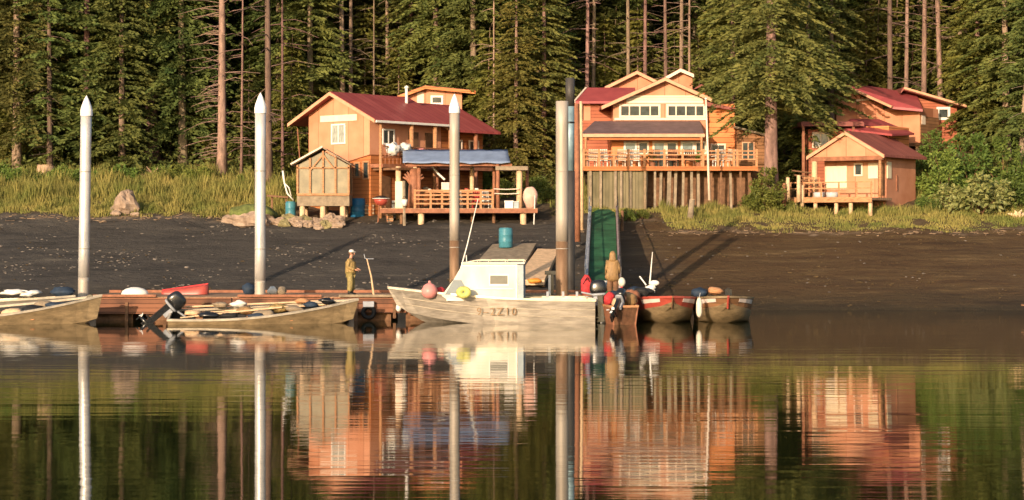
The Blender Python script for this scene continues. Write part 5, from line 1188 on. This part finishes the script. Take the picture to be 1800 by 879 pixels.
def person(lab, loc, rz, h, hands, coat, trousers, hood=False, hat=None, lean=0.0, boots='boot'):
    """facing +X in own space"""
    r = T('person', lab, 'person', loc); r.rotation_euler = (0, 0, R(rz)); k = h / 1.8; r.scale = (k, k, k)
    hd = Vector((.03 + lean, 0, 1.66)); nk = Vector((0 + lean * .8, 0, 1.50))
    J = [Vector((0, 0, .95)), Vector((lean * .3, 0, 1.15)), Vector((lean * .6, 0, 1.36)), nk, hd - Vector((0, 0, .05)), hd + Vector((0, 0, .07))]
    E = [(0, 1), (1, 2), (2, 3), (3, 4), (4, 5)]; RR = [(.14, .16), (.13, .15), (.12, .17), .055, (.09, .075), (.085, .075)]
    arms = []
    for sd in (-1, 1):
        sh = Vector((lean * .6 - .01, sd * .19, 1.41)); el = Vector((lean * .4 - .06, sd * .26, 1.13)); wr = Vector(hands[0 if sd < 0 else 1])
        i = len(J); J += [sh, el, wr, wr + (wr - el).normalized() * .07]; E += [(2, i), (i, i + 1), (i + 1, i + 2), (i + 2, i + 3)]; RR += [.06, .045, .032, (.04, .02)]; arms.append((sh, el, wr))
        i = len(J); hp = Vector((0, sd * .10, .90)); kn = Vector((.04, sd * .12, .49)); an = Vector((0, sd * .13, .09)); J += [hp, kn, an, Vector((.14, sd * .14, .035))]
        E += [(0, i), (i, i + 1), (i + 1, i + 2), (i + 2, i + 3)]; RR += [.095, .06, .042, (.04, .03)]
    body = skin_mesh('body', J, E, RR, M['skin'], r, 1)
    # fingers: five short chains from each palm
    for (sh, el, wr) in arms:
        d = (wr - el).normalized(); s_ = d.cross(Vector((0, 0, 1))).normalized(); palm = wr + d * .07; m = MB()
        for q, ln in ((-.03, .055), (-.01, .068), (.01, .072), (.03, .06)):
            a = palm + s_ * q; m.tube([a - d * .02, a + d * ln * .6, a + d * ln * .95 - Vector((0, 0, .03))], [.010, .009, .007], 6)
        m.tube([wr + d * .02 + s_ * .03, wr + d * .05 + s_ * .06, wr + d * .09 + s_ * .065 - Vector((0, 0, .015))], [.012, .010, .008], 6)
        m.build('fingers', M['skin'], r, local=True, smooth=True)
    # face
    m = MB(); m.blob(hd + Vector((.112, 0, .0)), .022, .014, .028, 1, .1, 6, 8); m.blob(hd + Vector((.095, 0, -.06)), .012, .03, .008, 1, 0, 6, 8)
    for sd in (-1, 1): m.blob(hd + Vector((0, sd * .088, 0)), .02, .012, .03, 1, .1, 6, 8)
    m.build('face_features', M['skin'], r, local=True, smooth=True)
    m = MB(); 
    for sd in (-1, 1): m.blob(hd + Vector((.094, sd * .032, .022)), .008, .012, .008, 1, 0, 6, 8)
    m.build('eyes', M['black'], r, local=True)
    # trousers
    JJ = [Vector((0, 0, 1.0)), Vector((0, -.10, .88)), Vector((.04, -.12, .49)), Vector((0, -.13, .12)), Vector((0, .10, .88)), Vector((.04, .12, .49)), Vector((0, .13, .12))]
    skin_mesh('trousers', JJ, [(0, 1), (1, 2), (2, 3), (0, 4), (4, 5), (5, 6)], [(.19, .21), .155, .135, .125, .155, .135, .125], trousers, r, 1)
    for sd in (-1, 1):
        m = MB(); m.lathe((0, sd * .13, 0), [(.075, 0), (.078, .12), (.08, .24)], 10).blob((.07, sd * .135, .05), .13, .06, .055, 1, .05, 8, 10); m.build('boot', M[boots], r, local=True, smooth=True)
    # jacket
    JJ = [Vector((lean * .3, 0, 1.12)), Vector((0, 0, .86)), Vector((lean * .6, 0, 1.36)), Vector((lean * .8, 0, 1.47))]; E = [(0, 1), (0, 2), (2, 3)]; RR = [(.21, .24), (.22, .26) if not hood else (.24, .30), (.18, .23), .10]
    for (sh, el, wr) in arms: i = len(JJ); JJ += [sh, el, wr - (wr - el).normalized() * .02]; E += [(2, i), (i, i + 1), (i + 1, i + 2)]; RR += [.10, .078, .062]
    if hood: JJ[1] = Vector((0, 0, .55)); RR[0] = (.24, .30); RR[1] = (.26, .39)
    skin_mesh('coat' if hood else 'jacket', JJ, E, RR, coat, r, 1)
    if hood:
        m = MB().lathe(hd - Vector((.0, 0, .22)), [(.17, 0), (.145, .1), (.135, .22), (.125, .30), (.09, .37), (.02, .41)], 16); 
        for v in m.v: v.x = v.x if v.x < .06 else .06
        m.build('hood', coat, r, local=True, smooth=True)
    else:
        MB().blob(hd + Vector((-.025, 0, .03)), .10, .092, .11, 3, .05).build('hair', M['wood_dark'], r, local=True, smooth=True)
    if hat:
        m = MB().lathe(hd + Vector((-.005, 0, .06)), [(.108, 0), (.108, .05), (.09, .09), (.03, .115)], 16); m.build('cap', M['white'], r, local=True, smooth=True)
        MB().blob(hd + Vector((.12, 0, .07)), .07, .07, .012, 1, 0, 6, 10).build('cap_brim', M['white'], r, local=True, smooth=True)
    return r
person('person in mustard oilskins and a white cap, standing on the dock in profile facing right', (X_(616, 79.6), 79.6, .96), -12, 1.87, ((.26, -.14, 1.02), (.28, .10, 1.05)), M['oilskin'], mat('olive_oilskin_trousers', (.24, .19, .07), .35, 7, .55, 0, .6), hat=True, lean=.02)
person('person in a long brown hooded raincoat, back turned, at the foot of the green gangway', (X_(1077, 78.9), 78.9, .96), 92, 1.80, ((.12, -.26, .86), (.12, .26, .86)), M['browncoat'], M['wood_dark'], hood=True)

# ------------------------------------------------------------------ trees
def leafq(m, p, d, ln, wd, rr):
    s_ = d.cross(Vector((rr.uniform(-1, 1), rr.uniform(-1, 1), rr.uniform(.1, .9)))).normalized() * wd
    i = len(m.v); m.v += [p, p + d * ln * .45 + s_, p + d * ln, p + d * ln * .45 - s_]; m.f.append((i, i + 1, i + 2, i + 3))
def spruce(seed, H, r0, cb, Lmax, nbr, dead=0, droop=.35, step=.42, name='spruce_tree', needle='needle', bark='bark', gaps=.25, crown_top=None, side=None):
    rr = random.Random(seed)
    t_ = MB(); pts = []; bx, by = rr.uniform(-.15, .15), rr.uniform(-.15, .15)
    for k in range(9): s_ = k / 8; pts.append(Vector((bx * sin(s_ * 3), by * sin(s_ * 2.5), -.5 + (H + .5) * s_)))
    t_.tube(pts, [r0 * (1.35 if k == 0 else 1) * (1 - .85 * k / 8) for k in range(9)], 10)
    def at(z):
        s_ = (z + .5) / (H + .5) * 8; i = min(7, int(s_)); return pts[i].lerp(pts[i + 1], s_ - i)
    # dead limbs
    for k in range(dead):
        z = rr.uniform(1.5, max(cb + 2, 12)); a = rr.uniform(0, 2 * pi); L = rr.uniform(.5, 2.2) * (1 if rr.random() < .7 else 1.5); p = at(z)
        if side and rr.random() < .7: a = side + rr.uniform(-.9, .9)
        e = p + Vector((cos(a) * L, sin(a) * L, rr.uniform(-.35, .1) * L)); mid = p.lerp(e, .5) + Vector((0, 0, rr.uniform(0, .12) * L))
        t_.tube([p, mid, e], [.035, .025, .012], 4, cap=False)
        if rr.random() < .5:
            f = mid + Vector((rr.uniform(-.4, .4), rr.uniform(-.4, .4), rr.uniform(-.3, .2))); t_.tube([mid, f], [.018, .008], 3, cap=False)
    c_ = MB(); z = cb; 
    while z < H - .2:
        s_ = (z - cb) / (H - cb); fine = z < 17
        nb = max(2, int(nbr * (1 if fine else .6) + rr.uniform(-1, 1)))
        for q in range(nb):
            if rr.random() < gaps: continue
            a = rr.uniform(0, 2 * pi); L = Lmax * ((1 - s_) ** .75) * rr.uniform(.55, 1.1) * (.75 + .25 * min(1, s_ * 4)); L = max(L, .4)
            p = at(z); dirh = Vector((cos(a), sin(a), 0)); n = max(3, int(L / (.24 if fine else .6))); tw = Vector((-dirh.y, dirh.x, 0))
            up = rr.uniform(-.05, .2); prev = p
            spine = []
            for k in range(n + 1):
                u = k / n; spine.append(p + dirh * L * u + Vector((0, 0, L * (up * u - droop * u * u * 1.3 + .25 * droop * u ** 4))) + tw * (.06 * L * sin(u * 3 + q)))
            c_.tube([spine[0], spine[n // 2], spine[-1]], [.035, .02, .006], 3, cap=False)
            for k in range(1 if L < 1 else max(1, int(n * .22)), n + 1):
                u = k / n; pp = spine[k]; tl = (.30 + .30 * L * (1 - u)) * rr.uniform(.6, 1.1)
                for sd in (-1, 1):
                    d = (dirh * .75 + tw * sd * rr.uniform(.6, 1.1) + Vector((0, 0, -.22 + rr.uniform(-.15, .12)))).normalized()
                    nn = max(2, int(tl / (.15 if fine else .35)))
                    for w2 in range(nn):
                        q0 = pp + d * tl * w2 / nn + Vector((0, 0, -.10 * (w2 / nn) ** 2))
                        ld = (d + tw * rr.uniform(-.6, .6) + Vector((0, 0, rr.uniform(-.45, .15)))).normalized()
                        leafq(c_, q0, ld, rr.uniform(.24, .42) * (1 if fine else 2), rr.uniform(.05, .085) * (1 if fine else 2.2), rr)
                leafq(c_, pp, (dirh + Vector((rr.uniform(-.3, .3), rr.uniform(-.3, .3), rr.uniform(-.4, .1)))).normalized(), .32, .06, rr)
        z += step * rr.uniform(.7, 1.3)
    r = T(name, 'x', 'tree', (0, 0, 0)); t_.build('trunk', M[bark], r, local=True, smooth=True)
    c_.build('crown', M[needle], r, local=True)
    return r
PROTO = {
    'dense0': spruce(1, 24, .26, 1.6, 4.0, 8, gaps=.15), 'dense1': spruce(2, 26, .28, 2.6, 4.4, 8, droop=.5, gaps=.15), 'dense2': spruce(3, 22, .24, .8, 3.5, 8, droop=.3, gaps=.12), 'yellowgreen': spruce(4, 19, .24, .5, 3.5, 9, needle='needle_y', gaps=.1),
    'broad': spruce(14, 25, .45, 6.1, 5.5, 8, droop=.5, gaps=.3, needle='needle_big'),
    'mid0': spruce(5, 27, .24, 4.5, 3.0, 6, dead=24), 'mid1': spruce(6, 26, .20, 3.0, 2.8, 6, dead=30, gaps=.35), 'mid2': spruce(11, 25, .18, 6.0, 2.8, 6, dead=20, gaps=.3, bark='bark_dark'),
    'bare0': spruce(7, 28, .20, 13.5, 2.2, 5, dead=34), 'bare1': spruce(8, 27, .16, 12.5, 2.0, 4, dead=18), 'bare2': spruce(9, 25, .10, 14, 1.4, 4, dead=40),
    'deadbig': spruce(10, 28, .30, 14, 2.4, 5, dead=95, side=pi)}
PROTO['sapling'] = spruce(21, 9, .09, .3, 2.3, 8, needle='needle_y', gaps=.1, step=.34); PROTO['sapling2'] = spruce(22, 7.5, .08, .3, 1.9, 8, needle='needle', gaps=.1, step=.34)
LAB = {}
used = set()
def place(kind, x, y, sc=1.0, rz=None, lab=None, grp=None, z=None, lean=0, name=None, tint=None):
    o = PROTO[kind]
    if kind in used: o = copy_tree(o)
    used.add(kind)
    if name: o.name = name
    o.location = (x, y, (hgt(x, y) if z is None else z)); o.rotation_euler = (0, R(lean), rnd.uniform(0, 6.28) if rz is None else rz); o.scale = (sc, sc, sc * rnd.uniform(.93, 1.07))
    o['label'] = lab; o['category'] = 'tree'
    if 'group' in o.keys(): del o['group']
    if grp: o['group'] = grp
    return o
def tpx(kind, px, Y, lab, sc=1.0, **k): return place(kind, X_(px, Y), Y, sc, lab=lab, **k)
NT = []   # named trees first
def N(kind, px, Y, lab, sc=1.0, **k): NT.append((X_(px, Y), Y)); return tpx(kind, px, Y, lab, sc, **k)
N('deadbig', 390, 117.5, 'thick pinkish bare trunk with many dead branches reaching left, in the grass edge', 1.0, rz=0)
N('bare0', 473, 117.0, 'tall straight bare trunk right behind the second pile', 1.15)
N('bare2', 497, 119.5, 'slender bare trunk just right of the trunk behind the second pile')
N('bare2', 424, 118.2, 'thin leaning pale trunk between the thick bare trunk and the second pile', .9, lean=-7)
N('mid1', 88, 117.5, 'reddish trunked spruce rising beside the broken stump at left', .95)
N('dense1', 30, 118.5, 'dark drooping spruce in the left corner of the photo', 1.05)
N('dense0', 150, 119, 'drooping green spruce behind the leftmost pile', 1.05)
N('dense2', 215, 118.2, 'spruce with hanging boughs just right of the leftmost pile', .95)
N('dense1', 322, 121, 'spruce with high boughs and a dark hollow beneath, left of the thick bare trunk', 1.0)
N('broad', 268, 123, 'broad dark spruce filling the gap between the leftmost pile and the thick bare trunk')
N('yellowgreen', 66, 121.5, 'yellow-green spruce at the left behind the reddish broken stump', 1.15)
N('dense2', 545, 122.5, 'green spruce rising just left of the red roof peak', 1.1); N('dense1', 770, 126, 'spruce behind the roof of the small tan rear cabin', 1.0); N('dense0', 722, 129, 'spruce left of the small tan rear cabin roof', 1.1); N('dense0', 835, 123.5, 'spruce at the right end of the red roofs', 1.0)
N('bare0', 603, 124, 'left of the twin tall trunks above the red roof'); N('bare1', 616, 124.6, 'right of the twin tall trunks above the red roof')
N('bare2', 657, 124, 'short pale snag-like trunk above the red roof ridge', .8); N('bare1', 681, 127, 'straight trunk right of the pale snag above the red roof')
N('bare0', 901, 131, 'tall lit trunk standing above the pale green spruce between the houses', .95)
N('yellowgreen', 905, 117.8, 'yellow-green spruce filling the gap between the red roofed house and the lodge', .80)
N('dense2', 955, 119.5, 'green spruce immediately left of the lodge and the dark pile', .85)
N('bare2', 868, 119, 'thin pale bare pole above the right end of the red roof', .8)
N('bare1', 1030, 123, 'trunk rising at the left end of the lodge roofs'); N('bare1', 1041, 126, 'darker trunk close right of the one at the lodge left end')
N('bare1', 1106, 124.5, 'brightly lit trunk above the left rear gable of the lodge'); N('bare1', 1133, 126, 'thin pale trunk above the valley between the lodge gables')
N('bare1', 1172, 124, 'trunk directly above the lodge peak'); N('bare0', 1196, 123.4, 'reddish trunk above the right rear gable of the lodge', .9)
N('bare2', 1211, 122.5, 'greenish thin trunk at the right end of the lodge roofs')
big = N('broad', 1355, 110.5, 'big foreground spruce with a broad trunk between the lodge and the cabins', 1.0)
N('dense0', 1285, 117, 'dense spruce overhanging the right side of the lodge', .95); N('dense2', 1420, 117.2, 'dense spruce behind the dark red pavilion', 1.0)
N('mid0', 1462, 119.5, 'spruce with a bare lower trunk left of the upper red roof')
N('bare0', 1565, 125, 'tall trunk above the meeting of the upper red roofs'); N('bare1', 1592, 127, 'thin grey trunk right of the upper red roof peak'); N('bare0', 1623, 125.5, 'tall bare trunk above the red walled cabin'); N('bare0', 1655, 124.8, 'tall bare leaning trunk right of the red walled cabin', 1.0, lean=-3)
N('bare1', 1686, 125, 'trunk at the right end of the red walled cabin roof')
N('yellowgreen', 1715, 121, 'light green spruce right of the red walled cabin', .95); N('dense0', 1770, 119, 'dense spruce near the right edge of the photo'); N('mid1', 1792, 116, 'crooked mossy trunk at the right edge of the photo', .9, lean=4)
# the rest of the wood
sap = [(20, 122), (118, 121), (190, 122.5), (300, 124), (352, 123), (440, 121.5), (515, 120.5), (575, 125), (640, 126), (668, 127.5), (700, 125.5), (790, 124), (862, 121), (925, 121.5), (980, 121), (1012, 126), (1062, 127.5), (1085, 128.5), (1120, 128), (1150, 127.5), (1184, 128.5), (1225, 124), (1250, 126), (1395, 122), (1440, 123), (1478, 126), (1520, 127.5), (1548, 129), (1580, 130), (1608, 128.5), (1640, 129), (1672, 127), (1700, 124.5), (1740, 123), (1788, 122)]
for i, (px, Y) in enumerate(sap):
    pl = 'at the left forest edge' if px < 520 else 'above the red roofed house' if px < 860 else 'between house and lodge' if px < 1000 else 'above the lodge roofs' if px < 1230 else 'behind the big foreground spruce' if px < 1470 else 'above the right cabins'
    NT.append((X_(px, Y), Y)); tpx(('sapling', 'sapling2')[i % 2], px, Y, '%s young spruce standing between the trunks %s' % (('yellow-green', 'dark green')[i % 2], pl), rnd.uniform(.85, 1.2), grp='young spruces %s' % pl)
blocked = [(-14, 2.0, 104, 121.5), (3, 16.5, 104, 122.3), (15.5, 29.5, 104, 124)]
pts = list(NT); tries = 0; cnt = 0
kinds = ['dense0', 'dense1', 'dense2', 'mid0', 'mid1', 'mid2', 'dense0', 'bare1', 'dense0', 'dense2', 'dense1', 'mid0']
glab = {'d': 'dense dark spruce among the many in the wood behind the houses', 'm': 'half bare spruce among the many in the wood behind the houses', 'b': 'bare trunked tree among the many in the wood behind the houses'}
while cnt < 145 and tries < 20000:
    tries += 1; y = 119 + 44 * rnd.random() ** 1.0; x = rnd.uniform(-1, 1) * (y * .268 + 4)
    if any(a < x < b_ and c_ < y < d for a, b_, c_, d in blocked): continue
    dm = 2.6
    if any((x - p[0]) ** 2 + (y - p[1]) ** 2 < dm * dm for p in pts): continue
    pts.append((x, y)); cnt += 1
    kd = rnd.choice(kinds)
    if y > 143: kd = rnd.choice(['dense0', 'dense1', 'dense2', 'mid0'])
    if -12 < x < -2 and y < 130: kd = rnd.choice(['bare1', 'dense1', 'mid2', 'dense0', 'mid0'])
    if 3 < x < 13 and y < 132: kd = rnd.choice(['bare0', 'bare1', 'mid2', 'bare2'])
    if 22 < x < 31 and y < 132: kd = rnd.choice(['bare0', 'bare1', 'mid2', 'bare1'])
    px = 900 + x * FPX / y
    zn = [q for q in ((250, 'left of the thick bare trunk'), (510, 'behind the two thick bare trunks'), (860, 'above the red roofed house'), (1000, 'between red roofed house and lodge'), (1215, 'above the lodge'), (1470, 'behind the big foreground spruce'), (1690, 'above the right cabins'), (9999, 'at the right edge')) if px < q[0]][0][1]
    dp = 'front' if y < 132 else 'rear'
    kn = {'d': 'dense dark spruce', 'm': 'half bare spruce', 'b': 'bare trunked tree'}[kd[0]]
    place(kd, x, y, rnd.uniform(.85, 1.15), lab='%s in the %s of the wood %s' % (kn, dp, zn), grp='wood %s' % zn)

# shrubs
def shrub(seed, rx, rz, n, ls, m, stem='wood_dark'):
    rr = random.Random(seed); c_ = MB(); s_ = MB(); cl = []
    for k in range(26):
        a = rr.uniform(0, 2 * pi); q = rr.uniform(.1, 1) ** .6; cl.append((Vector((cos(a) * rx * q, sin(a) * rx * q, rz * rr.uniform(.15, 1) * (1.15 - .55 * q))), rr.uniform(.28, .5) * rx * .8))
    for k in range(14):
        e = cl[k][0]; s_.tube([Vector((0, 0, -.2)), e * .5 + Vector((0, 0, .1)), e], [.03, .02, .008], 4, cap=False)
    for k in range(n):
        c0, rad = rr.choice(cl); d = Vector((rr.gauss(0, 1), rr.gauss(0, 1), rr.gauss(0, .8))).normalized(); p = c0 + d * rad * rr.uniform(.3, 1) ** .5
        if p.z < 0: p.z *= -.4
        ld = (d + Vector((rr.uniform(-1, 1), rr.uniform(-1, 1), rr.uniform(-.8, .5)))).normalized(); leafq(c_, p, ld, ls * rr.uniform(.7, 1.3), ls * .28, rr)
    r = T('shrub', 'x', 'shrub', (0, 0, 0)); s_.build('stem', M[stem], r, local=True); c_.build('foliage', M[m], r, local=True); return r
SH = {'a': shrub(1, 1.1, 1.5, 2600, .16, 'leaf'), 'b': shrub(2, .9, 1.1, 2200, .14, 'leaf'), 'c': shrub(3, 1.2, 2.2, 900, .34, 'leaf_pale'), 'd': shrub(5, 1.2, 2.6, 4200, .17, 'leaf')}
shu = set()
def S(kind, px, Y, sc, lab, grp=None, szz=1):
    o = SH[kind]
    if kind in shu: o = copy_tree(o)
    shu.add(kind); x = X_(px, Y); o.location = (x, Y, hgt(x, Y)); o.rotation_euler = (0, 0, rnd.uniform(0, 6)); o.scale = (sc, sc, sc * szz)
    o['label'] = lab; o['category'] = 'shrub'
    if 'group' in o.keys(): del o['group']
    if grp: o['group'] = grp
S('d', 1352, 109.2, .95, 'fresh green bush below the big foreground spruce'); S('a', 1325, 109.8, .7, 'smaller bush at the left foot of the big foreground spruce')
S('c', 1720, 108.2, 1.05, 'sunlit shrub with large pale leaves at right'); S('c', 1672, 109.2, .7, 'smaller pale leaved shrub left of the large sunlit one'); S('c', 1752, 109.0, .8, 'pale leaved shrub right of the large sunlit one')
S('d', 1660, 113, 1.1, 'tall green shrub right of the porch cabin'); S('d', 1705, 114, 1.3, 'tall dark shrub behind the pale leaved shrubs'); S('d', 1640, 116.5, 1.0, 'green shrub below the red walled cabin'); S('a', 1785, 110, 1.2, 'broad green shrub at the right edge of the photo'); S('d', 1765, 113.5, 1.3, 'tall green shrub behind the one at the right edge')
S('a', 1632, 109.4, .6, 'small shrub against the right wall of the porch cabin')
gl = [(12, 115.5, 1.0, 'in the left corner of the clearing'), (62, 115.8, .8, 'left of the reddish broken stump'), (118, 115.6, .9, 'between the stump and the first pile'), (176, 116, .8, 'just right of the first pile'), (222, 116.2, .9, 'left of the round log end'), (310, 116.6, 1.1, 'in front of the dark hollow left of the thick bare trunk'), (350, 116.2, .8, 'touching the left of the thick bare trunk'), (432, 117, .7, 'between the thick bare trunk and the second pile'), (505, 113.5, .8, 'behind the white bent pipe'), (286, 117.4, 1.0, 'right of the tangled roots')]
for i, (px, Y, sc, wl) in enumerate(gl): S('ab'[i % 2], px, Y, sc, 'green undergrowth shrub ' + wl, 'shrubs along the left forest edge')
for px, Y, sc, lb in ((890, 114.5, .9, 'low bush behind the right end of the beach deck'), (940, 115, 1.0, 'low bush in the gap left of the piles'), (968, 112.5, .8, 'yellowish bush just left of the ragged pile'), (1105, 107.2, .55, 'dark leafy bush at the head of the gangway, right side'), (1128, 107.6, .45, 'small bush right of the gangway head'), (1048, 108.6, .35, 'tiny bush against the lodge skirt'), (845, 117.5, 1.1, 'bush behind the red roofed house at its right end')):
    S('b', px, Y, sc, lb)
# dark undergrowth across the wood: nobody could count it
m = MB(); rr = random.Random(12)
for k in range(52000):
    y = 117.5 + 48 * rr.random() ** 1.3; x = rr.uniform(-1, 1) * (y * .275 + 4)
    if any(a < x < b_ and c_ < y < d for a, b_, c_, d in blocked): continue
    hq = .6 + 1.9 * max(0, noise.noise(Vector((x * .25, y * .25, 9))) + .15)
    p = Vector((x, y, hgt(x, y) + rr.random() ** 1.3 * hq)); leafq(m, p, Vector((rr.uniform(-1, 1), rr.uniform(-1, .4), rr.uniform(-.3, .7))).normalized(), rr.uniform(.25, .5), rr.uniform(.06, .12), rr)
tag(m.build('undergrowth', M['needle'], None, (0, 0, 0)), 'dark leafy undergrowth spread between the trunks of the wood', 'undergrowth', kind='stuff')
# far wood beyond: dense mass of boughs
m = MB()
for k in range(60000):
    y = rr.uniform(165, 178); x = rr.uniform(-54, 54); z = hgt(x, y) + 26 * rr.random()
    if noise.noise(Vector((x * .22, y * .1, z * .12))) < -.12: continue
    leafq(m, Vector((x, y, z)), Vector((rr.uniform(-1, 1), rr.uniform(-1, 0), rr.uniform(-.7, .2))).normalized(), rr.uniform(.6, 1.2), rr.uniform(.15, .3), rr)
tag(m.build('far_wood', M['needle'], None, (0, 0, 0)), 'dark far wood closing the view behind the spruces', 'wood', kind='stuff')

# grass: blades over the bank
m = MB(); rr = random.Random(5); cnt = 0
while cnt < 95000:
    y = rr.uniform(103.5, 118.5); x = rr.uniform(-34, 34)
    g = grassy(x, y)
    if g < rr.uniform(-.3, .5): continue
    if -11 < x < 3 and rr.random() < .8: continue
    if 4.5 < x < 13.5 and y > 110.2: continue
    if 16 < x < 24 and y > 109.7: continue
    cl = noise.noise(Vector((x * .9, y * .9, 4))); h_ = (.14 + .46 * max(0, min(1, g / 4))) * (1 + 1.5 * cl) * rr.uniform(.5, 1.5) * (1.0 if x < -10 else .55)
    if cl < -.35 and rr.random() < .7: continue
    b0 = Vector((x, y, hgt(x, y) - .03)); a = rr.uniform(0, pi); wv = Vector((cos(a), sin(a), 0)) * rr.uniform(.015, .03) ; ln = Vector((rr.uniform(-.3, .3), rr.uniform(-.3, .3), 0)) * h_
    i = len(m.v); m.v += [b0 - wv, b0 + wv, b0 + ln * .4 + Vector((0, 0, h_ * .6)) + wv * .7, b0 + ln + Vector((0, 0, h_)), b0 + ln * .4 + Vector((0, 0, h_ * .6)) - wv * .7]; m.f.append((i, i + 1, i + 2, i + 3, i + 4)); cnt += 1
tag(m.build('shore_grass', M['grass'], None, (0, 0, 0)), 'tall yellow-green grass along the top of the beach', 'grass', kind='stuff')
m = MB(); rr = random.Random(77)
for k in range(520):
    x = rr.uniform(-32, 32)
    if -12 < x < 3.5: continue
    y = (103.7 if x > 3 else 106.2) + rr.gauss(0, .35) + .6 * noise.noise(Vector((x * .2, 0, 0))); a = rr.gauss(0, .6); L = rr.uniform(.06, .32) * (2 if rr.random() < .04 else 1)
    p = Vector((x, y, hgt(x, y) + .03)); q = p + Vector((cos(a) * L, sin(a) * L, 0)); q.z = hgt(q.x, q.y) + .04; m.bar(p, q, rr.uniform(.015, .05))
tag(m.build('wrack_line', mat('dry_wrack', (.10, .065, .04), .4, 4, .9, col2=(.24, .17, .11)), None, (0, 0, 0)), 'line of dry sticks and wrack along the top of the beach', 'driftwood litter', kind='stuff')
# pebbles and weed scattered over the mud
m = MB(); m2 = MB()
for k in range(9000):
    y = rr.uniform(88, 107); x = rr.uniform(-30, 30); c_ = noise.noise(Vector((x * .22, y * .35, 11)))
    if rr.random() > .06 + max(0, c_) * 1.5 * (1.0 if x < -5 else .7): continue
    s_ = rr.uniform(.02, .06) * (2 if rr.random() < .05 else 1)
    q = m if rr.random() < (.85 if x < 3 else .15) else m2
    q.blob(Vector((x, y, hgt(x, y) + s_ * .2)), s_ * rr.uniform(1, 2), s_, s_ * .5, k, .3, 4, 6)
tag(m.build('pebbles', M['shingle'], None, (0, 0, 0)), 'pale pebbles and shells scattered over the mud', 'pebbles', kind='stuff')
tag(m2.build('beach_weed', mat('rockweed', (.035, .025, .012), .4, 3, .8, 0, 0, col2=(.10, .065, .025)), None, (0, 0, 0)), 'clumps of brown rockweed lying over the mud', 'seaweed', kind='stuff')
